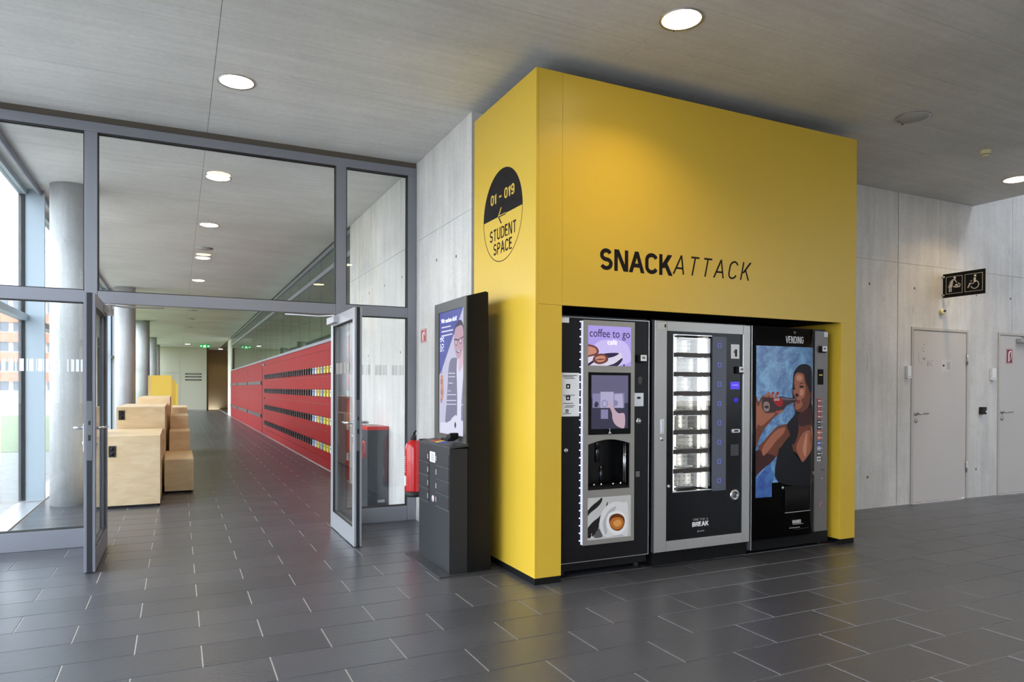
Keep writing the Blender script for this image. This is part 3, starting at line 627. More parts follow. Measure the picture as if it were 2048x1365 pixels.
MB().box(XF - 0.05, XF + 0.03, -5.2, 45, 3.50, CZ).put('top_rail', M_BLUEP, fa)
MB().box(XF - 0.05, -1.392, -5.2, 45, -0.08, 0.012).put('sill', M_ALU_L, fa)
MB().tube([(-1.42, 6.85, 3.53), (-1.42, 44, 3.53)], 0.028, 10).put('blind_tube', M_ALU, fa)

# ------------------------------------------------------------ outdoors
gr = MB(); gr.box(-90, XF - 0.06, -30, 18.8, -0.4, -0.15)
tag(gr.put('gravel_bed', mat('gravel', (164, 160, 156), 0.9, var=0.3, vscale=9, bump=0.8, bscale=26)), 'pale gravel bed outside the glass facade', 'gravel', kind='stuff')
gr = MB(); gr.box(-90, XF - 0.06, 18.8, 42.5, -0.4, -0.13); tag(gr.put('lawn', mat('lawn_green', (132, 144, 92), 0.9, var=0.2, vscale=2, bump=0.6, bscale=20)), 'green lawn beyond the gravel bed', 'lawn', kind='structure')
gr = MB(); gr.box(-200, 200, 45.8, 260, -0.5, -0.15); gr.box(-200, XF - 0.06, 42.5, 45.8, -0.5, -0.15); gr.box(14.3, 90, -40, 45.8, -0.5, -0.15); gr.box(-90, 90, -60, -30, -0.5, -0.15); gr.box(XF - 0.06, 14.3, -30, -5.4, -0.5, -0.1)
tag(gr.put('ground', mat('pale_paving', (196, 186, 172), 0.9, var=0.08, vscale=0.5)), 'pale paved square in front of the apartment block', 'ground', kind='structure')
ab = thing('apartment_building', 'long apartment block with orange bands across the square', 'building', (-30, 118, -0.15))
MB().box(-62, -13, 118.4, 130, -0.15, 13.6).put('wall', mat('block_wall', (226, 216, 206), 0.8), ab)
me_w = None
for fl in range(5):
    z = -0.15 + 2.75 * fl
    if fl: MB().box(-62, -13, 117.6, 118.4, z - 0.55, z + 0.75).put('balcony_band', mat('orange_render', (215, 130, 85), 0.8), ab)
    for i in range(24):
        if me_w is None:
            q = MB(); q.box(0, 1.45, -0.08, 0, 0, 1.5); me_w = q.mesh('window', mat('far_window', (96, 106, 120), 0.3))
        link('window', me_w, ab, loc=(-61.4 + 2.03 * i + 30, 0.4 - 0.04, z + 0.95 + 0.15))
MB().box(-62.4, -12.6, 117.4, 130, 13.6, 13.9).put('roof', mat('roof_edge', (190, 186, 180), 0.8), ab)

# ------------------------------------------------------------ columns
def column(y, label):
    q = MB(); q.lathe([(0.0, 0), (0.21, 0), (0.21, CZ), (0.0, CZ)], n=40)
    for a in (0.9, 2.2, 3.4, 4.6, 5.7):
        pass
    o = q.put('column', M_COL); o.location = (-1.075, y, 0); tag(o, label, 'column', 'round concrete columns', 'structure'); return o
column(9.2, 'round concrete column nearest the glass entrance partition, behind its left pane')
column(17.95, 'round concrete column just behind the birch seating blocks')
column(26.7, 'third round concrete column down the corridor')
column(35.45, 'fourth round concrete column, near the pale end wall')
column(41.6, 'round concrete column touching the pale end wall')

# ------------------------------------------------------------ glass partition and swing doors
YP = 6.70; DP = 0.07
pt = thing('window_5', 'grey aluminium glazed partition with open double doors', 'glass partition', (0.3, YP, 0), kind='structure')
def fb(name, x0, x1, z0, z1, m=M_ALU, y0=YP, y1=YP + DP): return MB().box(x0, x1, y0, y1, z0, z1, 0.003).put(name, m, pt)
fb('mullion', -1.376, -1.30, 0, 3.51); fb('mullion', -0.696, -0.602, 0, 3.43); fb('mullion', 1.354, 1.450, 0, 3.43); fb('mullion', 2.059, 2.147, 0, 3.43)
fb('top_rail', -1.30, 2.147, 3.43, 3.51)
fb('transom', -1.30, -0.698, 2.017, 2.117); fb('transom', -0.60, 1.352, 2.017, 2.117); fb('transom', 1.452, 2.057, 2.017, 2.117)
fb('bottom_rail', -1.30, -0.698, 0.0, 0.155); fb('bottom_rail', 1.452, 2.057, 0.0, 0.15)
MB().box(-1.376, 2.147, YP + 0.012, YP + 0.06, 3.51, CZ).put('packing_strip', mat('brown_packing', (92, 84, 76), 0.8), pt)
for x0, x1, z0, z1 in ((-1.30, -0.696, 0.155, 2.017), (-1.30, -0.696, 2.117, 3.43), (-0.602, 1.354, 2.117, 3.43), (1.45, 2.059, 2.117, 3.43), (1.45, 2.059, 0.15, 2.017)):
    MB().box(x0, x1, YP + 0.03, YP + 0.038, z0, z1).put('pane', M_GLASS, pt)
    q = MB()
    for a in (YP + 0.004, YP + 0.05):
        q.box(x0, x0 + 0.007, a, a + 0.02, z0, z1); q.box(x1 - 0.007, x1, a, a + 0.02, z0, z1); q.box(x0, x1, a, a + 0.02, z0, z0 + 0.007); q.box(x0, x1, a, a + 0.02, z1 - 0.007, z1)
    q.put('gasket', M_DARK, pt)
random.seed(3)
def strips(x0, x1, parent, put):
    x = x0; i = 0
    while x < x1:
        wdt = random.choice((0.006, 0.009, 0.016, 0.022, 0.03)); gp = random.choice((0.005, 0.007, 0.012, 0.018))
        if random.random() < 0.12: gp = 0.05
        put(x, min(x + wdt, x1)); x += wdt + gp
def st1(a, b2): MB().box(a, b2, YP + 0.0285, YP + 0.0298, 1.445, 1.545).put('frosted_strip', M_FROST, pt)
strips(-1.28, -0.71, pt, st1)
M_FROST2 = glass_mat('etched_strip', (0.86, 0.87, 0.87), 1.5, 0.3)
def st2(a, b2): MB().box(a, b2, YP + 0.0285, YP + 0.0298, 1.445, 1.545).put('frosted_strip', M_FROST2, pt)
strips(1.48, 2.04, pt, st2)

def leaf(name, label, xa, xb, y0, y1, inner):
    """door leaf standing open at right angles; inner = x of the face towards the opening"""
    d = thing(name, label, 'door', ((xa + xb) / 2, y1, 0), kind='structure'); z0, z1 = 0.008, 1.985
    sg = 1 if inner == xb else -1
    def bx(nm, ya, yb, za, zb, m=M_ALU, x0=None, x1=None, bev=0.002): return MB().box(x0 if x0 is not None else xa, x1 if x1 is not None else xb, ya, yb, za, zb, bev).put(nm, m, d)
    for nm, ya, yb, za, zb in (('stile', y0, y0 + 0.07, z0, z1), ('stile', y1 - 0.09, y1, z0, z1), ('top_rail', y0 + 0.07, y1 - 0.09, z1 - 0.09, z1), ('bottom_rail', y0 + 0.07, y1 - 0.09, z0, z0 + 0.15)):
        bx(nm, ya, yb, za, zb, M_ALU_L if sg < 0 else M_ALU)
    xm = (xa + xb) / 2
    bx('pane', y0 + 0.07, y1 - 0.09, z0 + 0.15, z1 - 0.09, M_GLASS, xm - 0.010, xm + 0.010, 0)
    q = MB()
    for s_ in (-1, 1):
        a, b2 = sorted((xm + s_ * 0.012, xm + s_ * 0.028))
        q.box(a, b2, y0 + 0.07, y0 + 0.078, z0 + 0.15, z1 - 0.09); q.box(a, b2, y1 - 0.098, y1 - 0.09, z0 + 0.15, z1 - 0.09); q.box(a, b2, y0 + 0.07, y1 - 0.09, z0 + 0.15, z0 + 0.158); q.box(a, b2, y0 + 0.07, y1 - 0.09, z1 - 0.098, z1 - 0.09)
    q.put('gasket', M_DARK, d)
    bx('edge_channel', y0 - 0.0015, y0 + 0.001, z0, z1, mat('edge_black', (34, 36, 42), 0.5), xa + 0.018, xb - 0.018, 0)
    bx('lock_plate', y0 - 0.004, y0 - 0.0015, 0.80, 1.22, mat('lock_grey', (120, 122, 124), 0.35, 0.7), xa + 0.018, xb - 0.018, 0)
    q = MB(); q.box(xm - 0.008, xm + 0.008, y0 - 0.007, y0 - 0.004, 0.94, 0.98); q.box(xm - 0.006, xm + 0.006, y0 - 0.007, y0 - 0.004, 1.05, 1.08); q.put('latch', M_DARK, d)
    for s_ in (-1, 1):
        xx = xb if s_ > 0 else xa
        h = MB(); h.box(min(xx, xx + s_ * 0.006), max(xx, xx + s_ * 0.006), y0 + 0.016, y0 + 0.052, 0.86, 1.06, 0.002)
        o = h.put('handle_plate', M_STEEL, d)
        h = MB(); h.tube([(xx, y0 + 0.034, 1.03), (xx + s_ * 0.05, y0 + 0.034, 1.03), (xx + s_ * 0.06, y0 + 0.045, 1.03), (xx + s_ * 0.06, y0 + 0.16, 1.03)], 0.0095); h.cyl((xx, y0 + 0.034, 0.92), 0.012, s_ * 0.012, 'x'); h.put('handle', M_STEEL, d)
    cx = xb if sg > 0 else xa
    a, b2 = sorted((cx, cx + sg * 0.045))
    bx('door_closer', y1 - 0.34, y1 - 0.02, z1 - 0.075, z1 - 0.015, M_ALU_L, a, b2, 0.003)
    q = MB(); q.tube([(cx + sg * 0.025, y1 - 0.28, z1 - 0.008), (cx + sg * 0.12, YP - 0.02, z1 + 0.005), (cx + sg * 0.42, YP - 0.012, z1 + 0.012)], 0.007); q.put('closer_arm', M_ALU_L, d)
    for z in (0.25, 1.7):
        q = MB(); q.cyl((inner - sg * 0.07, y1 + 0.008, z), 0.009, 0.11); q.put('hinge', M_DARK, d)
    def st(a, b2): MB().box(xm - 0.0115, xm - 0.0102, a, b2, 1.445, 1.545).put('frosted_strip', M_FROST2, d)
    strips(y0 + 0.09, y1 - 0.11, d, st)
    return d
leaf('door_1', 'open glazed aluminium door leaf nearest the column and seating', -0.598, -0.528, 5.72, 6.688, -0.528)
leaf('door_2', 'open glazed aluminium door leaf beside the black waste bin', 1.307, 1.370, 5.725, 6.70, 1.307)

# ------------------------------------------------------------ yellow vending booth
X0, X1, YF, ZT = XW, 5.25, 4.1256, 3.462
NL, NR, NT = 2.352, 5.07, 1.886
bo = thing('vending_booth', 'large yellow box wall framing three vending machines', 'booth', (X0, YF, 0))
PL = 0.046
MB().box(X0, X0 + 0.019, YF, 5.20, PL, ZT, 0.0015).put('side_panel', M_YEL, bo)
MB().box(X0 + 0.0195, NL - 0.0006, YF, YF + 0.019, PL, NT - 0.0006, 0.001).put('front_panel', M_YEL, bo)
MB().box(X0 + 0.0195, NL - 0.0006, YF, YF + 0.019, NT + 0.0006, ZT, 0.001).put('front_panel', M_YEL, bo)
MB().box(NL + 0.0006, X1, YF, YF + 0.019, NT, ZT, 0.001).put('front_panel', M_YEL, bo)
MB().box(NR, X1, YF, YF + 0.019, PL, NT, 0.001).put('front_panel', M_YEL, bo)
MB().box(NR - 0.0, NR + 0.019, YF + 0.0195, 5.1, PL, NT, 0.001).put('reveal_panel', M_YEL, bo)
MB().box(X1 - 0.019, X1, YF + 0.0195, 5.25, PL, ZT, 0.001).put('side_panel', M_YEL, bo)
MB().box(NL - 0.019, NL, YF + 0.0195, 5.1, PL, NT, 0.0).put('reveal_panel', M_BLACKM, bo, 'black lining of the niche')
MB().box(NL, NR, YF + 0.0195, 5.1, NT + 0.001, NT + 0.02).put('niche_ceiling', M_BLACKM, bo)
MB().box(NL, NR, 5.1, 5.12, 0, NT).put('niche_back', M_BLACKM, bo)
MB().box(X0 + 0.019, X1 - 0.019, YF + 0.019, 5.24, ZT - 0.02, ZT - 0.001).put('top_board', M_BLACKM, bo)
q = MB(); q.box(X0 + 0.004, NL, YF + 0.004, YF + 0.03, 0, PL); q.box(X0 + 0.004, X0 + 0.03, YF + 0.03, 5.2, 0, PL); q.put('plinth', M_BLACKM, bo)
q = MB(); q.box(NR, X1 - 0.004, YF + 0.004, YF + 0.03, 0, PL); q.box(X1 - 0.03, X1 - 0.004, YF + 0.03, 5.2, 0, PL); q.put('plinth', M_BLACKM, bo)
sign_mb('SNACK', 'front', (2.970, YF - 0.0002, 2.228), 0.632, 0.152, pen=0.19, gap=0.13).put('lettering', M_INK, bo, 'bold black SNACK lettering')
sign_mb('ATTACK', 'front', (3.672, YF - 0.0002, 2.240), 0.772, 0.142, pen=0.095, shear=0.24, gap=0.30).put('lettering', M_INK, bo, 'thin slanted black ATTACK lettering')
# round badge on the side panel
by, bz, br = 4.664, 2.596, 0.341
q = MB()
arc = [(by - br * math.cos(t), bz + br * math.sin(t)) for t in [math.pi * i / 48 for i in range(49)]]
q.prism(arc, 'YZ', X0 - 0.0008, X0)
badge = q.put('badge_top', M_INK, bo, 'black upper half of the round badge')
q = MB(); n = 64
o1 = [(by + br * math.cos(2 * math.pi * i / n), bz + br * math.sin(2 * math.pi * i / n)) for i in range(n)]
o2 = [(by + (br - 0.006) * math.cos(2 * math.pi * i / n), bz + (br - 0.006) * math.sin(2 * math.pi * i / n)) for i in range(n)]
for i in range(n // 2, n): q.prism([o1[i], o1[(i + 1) % n], o2[(i + 1) % n], o2[i]], 'YZ', X0 - 0.0008, X0)
q.put('badge_ring', M_INK, bo)
sign_mb('01 - 019', 'side', (X0 - 0.001, 4.660, 2.742), 0.415, 0.078, pen=0.17, gap=0.12).put('lettering', M_YEL, bo, 'yellow room number 01 – 019 in the badge')
sign_mb('STUDENT', 'side', (X0 - 0.0002, 4.655, 2.470), 0.455, 0.088, pen=0.15, gap=0.16).put('lettering', M_INK, bo, 'black STUDENT lettering in the badge')
sign_mb('SPACE', 'side', (X0 - 0.0002, 4.655, 2.362), 0.320, 0.088, pen=0.15, gap=0.16).put('lettering', M_INK, bo, 'black SPACE lettering in the badge')
q = MB(); q.prism([(4.735, 2.596), (4.685, 2.655), (4.668, 2.655), (4.712, 2.602), (4.600, 2.602), (4.600, 2.5965)], 'YZ', X0 - 0.0014, X0 - 0.0008); q.put('arrow', M_YEL, bo)
q = MB(); q.prism([(4.735, 2.596), (4.600, 2.5955), (4.600, 2.588), (4.712, 2.588), (4.668, 2.537), (4.685, 2.537)], 'YZ', X0 - 0.0008, X0); q.put('arrow', M_INK, bo)

# ------------------------------------------------------------ coffee machine
def P2(x0, x1, z0, z1, y0, y1, bev=0.0): return MB().box(x0, x1, y0, y1, z0, z1, bev)
VY = 4.15
cm = thing('coffee_machine', 'black coffee vending machine with purple lit screen reading coffee to go', 'vending machine', (2.73, 4.55, 0), 'vending machines in the yellow booth')
def around(x0, x1, z0, z1, y0, y1):          # slab with the dispensing opening left free
    q = MB(); a, b2, c, d = 2.574, 2.924, 0.611, 0.963
    q.box(x0, a, y0, y1, z0, z1); q.box(b2, x1, y0, y1, z0, z1); q.box(a, b2, y0, y1, z0, c); q.box(a, b2, y0, y1, d, z1); return q
q = around(2.362, 3.104, 0.05, 1.83, 4.19, 4.30); q.box(2.362, 3.104, 4.30, 4.95, 0.05, 1.83); q.put('body', M_BLACK, cm)
around(2.362, 3.098, 0.112, 1.814, VY + 0.004, 4.188).put('door', M_BLACK, cm)
q = MB(); q.box(2.362, 3.098, VY, VY + 0.01, 1.810, 1.8145); q.box(3.093, 3.098, VY, VY + 0.01, 0.112, 1.81); q.box(2.362, 3.093, VY, VY + 0.01, 0.112, 0.1165); q.put('door_trim', M_STEEL, cm)
for x in (2.42, 3.05): MB().cyl((x, 4.24, 0.0), 0.02, 0.05).put('foot', M_DARK, cm)
ST = MB(); ST.box(2.521, 2.529, VY - 0.012, VY + 0.004, 0.235, 1.79)
strip = ST.put('led_strip', mat('led_diffuser', (214, 216, 240), 0.4, emit=0.4), cm)
ml = MB(); ml.lathe([(0.0, -0.004), (0.003, -0.003), (0.004, 0.0)], (0, 0, 0), 'y', 10); led_me = ml.mesh('led', mat('led_white', (236, 240, 255), 0.4, emit=3.5))
for i in range(30):
    so = origin(strip); link('led', led_me, strip, loc=(2.513 - so.x, VY + 0.003 - so.y, 0.262 + i * 0.0525 - so.z))
# silver fascia with the dispensing niche cut out
PY = VY - 0.012; PB = VY + 0.004
q = MB()
q.box(2.533, 2.572, PY, PB, 0.228, 1.797, 0.001); q.box(2.926, 2.961, PY, PB, 0.228, 1.797, 0.001)
q.box(2.572, 2.926, PY, PB, 0.228, 0.609); q.box(2.572, 2.926, PY, PB, 0.985, 1.797)
arch = [(2.572, 0.985), (2.572, 0.930)] + [(2.572 + 0.354 * i / 12, 0.930 + 0.032 * math.sin(math.pi * i / 12)) for i in range(1, 12)] + [(2.926, 0.930), (2.926, 0.985)]
q.prism(arch, 'XZ', PY, PB); q.put('fascia', M_SILV, cm)
# the niche is a tray let into the door
niche = MB(); niche.box(2.575, 2.923, 4.285, 4.298, 0.612, 0.962); niche.box(2.575, 2.577, VY, 4.285, 0.612, 0.962); niche.box(2.921, 2.923, VY, 4.285, 0.612, 0.962); niche.box(2.577, 2.921, VY, 4.285, 0.612, 0.616); niche.box(2.577, 2.921, VY, 4.285, 0.958, 0.962); niche.put('dispensing_niche', mat('niche_black', (10, 10, 12), 0.25, spec=0.3), cm)
q = MB(); q.lathe([(0, 0), (0.018, 0), (0.019, 0.08), (0.014, 0.10), (0, 0.10)], (2.680, VY + 0.045, 0.800), n=16); q.lathe([(0, 0), (0.0125, 0), (0.0125, 0.115), (0, 0.115)], (2.712, VY + 0.045, 0.650), n=16); q.lathe([(0, 0), (0.016, 0), (0.016, 0.06), (0, 0.06)], (2.680, VY + 0.045, 0.899), n=16); q.put('spout', mat('dark_chrome', (70, 70, 76), 0.12, 0.9), cm); mat('chrome', (210, 210, 214), 0.08, 1.0)
q = MB(); q.cyl((2.892, VY + 0.004, 0.640), 0.006, 0.29); q.cyl((2.878, VY + 0.004, 0.640), 0.0035, 0.29); q.put('door_rod', MATS['chrome'], cm)
q = MB()
for x in (2.640, 2.700, 2.800, 2.865): q.cyl((x, VY + 0.02, 0.630), 0.008, 0.020)
q.put('cup_guide', MATS['chrome'], cm)
q = MB(); q.box(2.58, 2.918, VY - 0.004, VY + 0.11, 0.6165, 0.628); q.put('drip_tray', M_BLACKM, cm)
# upper light box
cols = dict(lilac=(176, 160, 236), lilac2=(206, 192, 246), cream=(222, 214, 236), leaf_dark=(44, 34, 66), bean_dark=(112, 62, 58), bean=(204, 138, 116))
r1 = (2.567, 2.928, 1.481, 1.760)
base = [('lilac', 0, [(2.567, 1.481), (2.928, 1.481), (2.928, 1.76), (2.567, 1.76)]), ('lilac2', 1, [(2.60, 1.50), (2.90, 1.50), (2.915, 1.60), (2.85, 1.66), (2.68, 1.66), (2.60, 1.60)])]
art('light_box', cm, base + COFFEE, cols, lambda u, v, l: (u, PY - 0.001 - l, v), r1, 0.95, pre='lb', label='lit lilac picture of coffee beans')
text_mb('coffee to go', 'front', (2.7465, PY - 0.0042, 1.700), 0.338, 0.074).put('lettering', mat('dark_violet', (38, 20, 66), 0.5), cm, 'dark coffee to go lettering')
text_mb('café', 'front', (2.765, PY - 0.0042, 1.648), 0.080, 0.036).put('lettering', mat('white_lit', (236, 228, 250), 0.5, emit=1.1), cm, 'white café lettering')
# touch display
P2(2.571, 2.926, 0.997, 1.434, PY - 0.003, PY + 0.001, 0.001).put('display_bezel', mat('gloss_black', (10, 9, 12), 0.22, spec=0.14), cm)
cols = dict(t_back=(112, 108, 142), t_dark=(62, 60, 84), t_mid=(150, 146, 190), t_light=(196, 190, 226), skin_screen=(216, 184, 200))
base = [('t_dark', 0, [(2.594, 1.037), (2.902, 1.037), (2.902, 1.414), (2.594, 1.414)]), ('t_back', 1, [(2.60, 1.25), (2.90, 1.22), (2.91, 1.41), (2.75, 1.44), (2.59, 1.41)])]
art('touch_display', cm, base + TOUCH, cols, lambda u, v, l: (u, PY - 0.0035 - l, v), (2.594, 2.902, 1.037, 1.414), 0.75, pre='td', label='lit touch display showing a pointing finger')
def little_logo(parent, x, z, y, s=1.0, m=None):
    q = MB(); q.prism([(x - .016 * s, z - .014 * s), (x - .004 * s, z + .002 * s), (x, z + .022 * s), (x + .005 * s, z + .002 * s), (x + .018 * s, z - .014 * s), (x, z - .008 * s)], 'XZ', y - 0.0008, y)
    q.cyl((x, y - 0.0008, z + 0.028 * s), 0.005 * s, 0.0008, 'y', 10); q.put('emblem', m or M_WHITE, parent)
little_logo(cm, 2.748, 1.013, PY - 0.003, 0.8)
# espresso picture
cols = dict(esp_back=(196, 196, 196), leaf_dark=(38, 36, 38), leaf_mid=(96, 94, 96), saucer=(222, 221, 222), saucer_shade=(186, 186, 190), cup_white=(236, 236, 238), coffee_dark=(104, 52, 24), coffee=(192, 116, 52), crema=(226, 160, 88))
rr = (2.570, 2.932, 0.262, 0.557)
art('coffee_picture', cm, [('esp_back', 0, [(2.57, .262), (2.932, .262), (2.932, .557), (2.57, .557)])] + ESPRESSO, cols, lambda u, v, l: (u, PY - 0.0005 - l, v), rr, 0, pre='esp', label='picture of an espresso cup on a saucer')
little_logo(cm, 2.60, 0.285, PY - 0.004, 0.7)
def reader(parent, x, z, y, m=None):
    q = MB(); q.box(x - 0.032, x + 0.032, y - 0.022, y, z - 0.030, z + 0.026, 0.003); r = q.put('card_reader', M_BLACKM, parent)
    q = MB(); q.box(x - 0.014, x + 0.036, y - 0.027, y - 0.022, z - 0.020, z + 0.024, 0.001); q.put('reader_plate', M_WHITE, r)
    q = MB(); q.box(x - 0.004, x + 0.022, y - 0.0275, y - 0.027, z - 0.004, z + 0.012); q.put('reader_symbol', mat('grey_print', (110, 110, 112), 0.6), r)
DY = VY + 0.004
reader(cm, 3.022, 1.540, DY)
q = MB()
for i, wd in enumerate((0.020, 0.044, 0.030, 0.034, 0.014)): q.box(3.020 - wd / 2, 3.020 + wd / 2, DY - 0.0008, DY, 1.402 - i * 0.012, 1.407 - i * 0.012)
q.put('small_print', MATS['grey_print'], cm)
P2(2.966, 3.048, 1.192, 1.290, DY - 0.006, DY, 0.002).put('coin_slot_plate', M_STEEL, cm)
P2(2.990, 3.020, 1.246, 1.262, DY - 0.0075, DY - 0.006).put('coin_slot', M_DARK, cm)
q = MB(); q.lathe([(0, -0.008), (0.018, -0.008), (0.022, 0)], (3.008, DY, 1.086), 'y'); q.put('return_button', M_STEEL, cm)
P2(2.984, 3.018, 0.682, 0.722, DY - 0.004, DY, 0.001).put('service_socket', mat('mid_grey', (104, 104, 104), 0.5), cm)
q = MB(); q.lathe([(0, -0.006), (0.010, -0.006), (0.015, -0.003), (0.016, 0)], (2.404, DY, 0.893), 'y'); q.put('lock', M_STEEL, cm)
# notices
P2(2.364, 2.424, 1.772, 1.808, DY - 0.0008, DY).put('sticker', M_PAPER, cm)
no = tag(P2(2.366, 2.508, 1.128, 1.428, DY - 0.001, DY - 0.0002).put('notice_sheet', M_PAPER), 'white instruction sheet taped beside the LED strip of the coffee machine', 'notice')
q = MB(); y = DY - 0.0014
for z, a, b2 in ((1.408, .375, .49), (1.398, .375, .46), (1.388, .39, .47), (1.272, .38, .47), (1.262, .39, .44), (1.215, .38, .46), (1.20, .40, .47), (1.19, .39, .46), (1.145, .38, .44)): q.box(2 + a, 2 + b2, y, y + 0.0004, z, z + 0.004)
for x, z, s in ((2.418, 1.335, .032), (2.418, 1.255, .032), (2.41, 1.165, .022)):
    for (da, db, wa, wb2) in ((-s / 2, -s / 2, s, s * .25), (-s / 2, s * .22, s, s * .28), (-s / 2, -s / 2, s * .3, s), (s * .2, -s / 2, s * .3, s)): q.box(x + da, x + da + wa, y, y + 0.0004, z + db, z + db + wb2)
q.put('printed_text', M_INK, no)

# ------------------------------------------------------------ rotary snack machine
RY = 4.135
rm = thing('snack_machine', 'silver framed snack vending machine with eight lit compartments', 'vending machine', (3.6, 4.55, 0), 'vending machines in the yellow booth')
P2(3.138, 4.056, 0.02, 1.83, 4.50, 4.95).put('body', M_BLACK, rm)
q = MB(); q.box(3.138, 3.30, RY + 0.045, 4.50, 0.02, 1.83); q.box(3.69, 4.056, RY + 0.045, 4.50, 0.02, 1.83); q.box(3.30, 3.69, RY + 0.045, 4.50, 0.02, 0.545); q.box(3.30, 3.69, RY + 0.045, 4.50, 1.73, 1.83); q.put('cabinet', M_BLACK, rm)
q = MB()
for a in ((3.138, 3.246, .118, 1.82), (3.985, 4.058, .118, 1.82)): q.box(a[0], a[1], RY, RY + 0.04, a[2], a[3], 0.003)
q.box(3.246, 3.985, RY, RY + 0.04, 1.746, 1.82, 0.003); q.box(3.246, 3.985, RY, RY + 0.04, .118, .193, 0.003); q.put('frame', M_SILV2, rm)
q = MB(); q.box(3.134, 3.1385, RY - 0.001, RY + 0.03, .118, 1.82); q.box(3.981, 3.986, RY - 0.002, RY + 0.02, .193, 1.746); q.put('edge_trim', M_STEEL, rm)
q = MB(); GY = RY + 0.012
q.box(3.246, 3.315, GY, GY + 0.03, .193, 1.746); q.box(3.677, 3.985, GY, GY + 0.03, .193, 1.746); q.box(3.315, 3.677, GY, GY + 0.03, .193, .552); q.box(3.315, 3.677, GY, GY + 0.03, 1.724, 1.746); q.put('door_glass', MATS['gloss_black'], rm, 'gloss black door panel')
q = MB(); q.box(3.311, 3.681, GY - 0.002, GY + 0.02, 1.722, 1.727); q.box(3.311, 3.681, GY - 0.002, GY + 0.02, .548, .554); q.box(3.311, 3.316, GY - 0.002, GY + 0.02, .554, 1.722); q.put('window_trim', M_STEEL, rm)
# lit chamber: curved metal drum behind flaps
MS = mat('drum_metal', (226, 225, 222), 0.3, 0.35, var=0.12, vscale=14)
q = MB()
q.box(3.316, 3.320, GY + 0.03, 4.49, .554, 1.722); q.box(3.672, 3.676, GY + 0.03, 4.49, .554, 1.722); q.put('chamber_side', MS, rm)
q = MB(); q.box(3.316, 3.676, 4.44, 4.46, .554, 1.722); q.put('chamber_back', MS, rm)
q = MB(); q.box(3.319, 3.330, GY + 0.010, GY + 0.022, .56, 1.715); lt = q.put('light_bar', mat('lamp_white', (255, 252, 244), 0.5, emit=7.0), rm, 'bright light bar')
q = MB(); q.box(3.640, 3.652, GY + 0.10, GY + 0.112, .56, 1.715); q.put('light_bar', MATS['lamp_white'], rm, 'bright light bar')
q = MB(); q.box(3.458, 3.466, GY + 0.155, GY + 0.163, .56, 1.715); q.put('light_bar', mat('lamp_white2', (255, 252, 244), 0.5, emit=7.0), rm, 'bright light bar')
random.seed(11)
tops = [1.703 - 0.1447 * i for i in range(8)]
sh_me = None; flap_me = None
for i, zt in enumerate(tops):
    zb = zt - 0.111
    if i < 7:
        q = MB(); n = 8
        poly = [(3.320 + 0.352 * k / n, GY + 0.008 - 0.010 * math.sin(math.pi * k / n)) for k in range(n + 1)] + [(3.672, 4.40), (3.320, 4.40)]
        q.prism(poly, 'XY', zb - 0.036, zb - 0.001); q.put('shelf', mat('shelf_bronze', (64, 59, 55), 0.4, 0.4), rm)
    q = MB(); q.box(3.332, 3.670, GY + 0.004, GY + 0.008, zb, zt + 0.002); q.put('flap', glass_mat('flap_plastic', (0.96, 0.96, 0.95), 1.6) if 'flap_plastic' not in MATS else MATS['flap_plastic'], rm)
    q = MB(); q.box(3.36, 3.60, GY + 0.001, GY + 0.004, zt - 0.006, zt + 0.001); q.put('flap_grip', M_STEEL, rm)
    q = MB()
    xs_ = [3.53 + random.uniform(-0.05, 0.01)] + ([3.40] if i in (4, 7) else [])
    for xx in xs_: q.box(xx, xx + 0.004, GY + 0.05, 4.42, zb, zt - 0.008)
    q.put('divider', MS, rm)
    q = MB()
    for r_ in range(3):
        for c_ in range(5):
            xx = 3.345 + c_ * 0.042 + random.uniform(-.006, .006); q.box(xx, xx + 0.024, GY + 0.030, GY + 0.031, zb + 0.014 + r_ * 0.034, zb + 0.018 + r_ * 0.034)
    q.put('vent_slots', mat('slot_brown', (92, 84, 78), 0.6), rm)
    q = MB(); q.lathe([(0, 0), (0.10, 0), (0.10, 0.006), (0, 0.006)], (3.50, 4.30, zb), n=20); q.put('turntable', MS, rm)
P2(3.686, 3.824, .538, 1.722, GY - 0.003, GY, 0.001).put('button_panel', mat('blue_grey_panel', (84, 88, 104), 0.45), rm)
for i in range(8):
    x, z = 3.7555, 1.655 - 0.1487 * i; s_ = 0.0165
    q = MB(); f = GY - 0.0045
    q.box(x - s_, x + s_, f, f + 0.0015, z + s_ - 0.003, z + s_); q.box(x - s_, x + s_, f, f + 0.0015, z - s_, z - s_ + 0.003); q.box(x - s_, x - s_ + 0.003, f, f + 0.0015, z - s_, z + s_); q.box(x + s_ - 0.003, x + s_, f, f + 0.0015, z - s_, z + s_)
    q.put('button', mat('blue_outline', (104, 122, 226), 0.5, emit=0.45), rm)
P2(3.872, 3.956, 1.557, 1.668, GY - 0.001, GY).put('price_label', M_PAPER, rm)
q = MB(); q.box(3.912, 3.932, GY - 0.0016, GY - 0.001, 1.573, 1.63); q.box(3.90, 3.908, GY - 0.0016, GY - 0.001, 1.60, 1.62); q.put('label_print', M_INK, rm)
reader(rm, 3.950, 1.470, GY)
P2(3.867, 3.959, 1.319, 1.377, GY - 0.002, GY).put('lcd', mat('lcd_blue', (66, 48, 200), 0.4, emit=0.75), rm, 'blue lit display')
text_mb('WÄHLEN', 'front', (3.913, GY - 0.0022, 1.352), 0.06, 0.011).put('lcd_text', mat('lcd_text', (170, 160, 246), 0.5, emit=0.8), rm)
q = MB(); q.cyl((3.924, GY - 0.003, 1.233), 0.021, 0.003, 'y'); q.put('coin_light', mat('coin_blue', (50, 44, 190), 0.4, emit=0.5), rm, 'round blue lit coin slot')
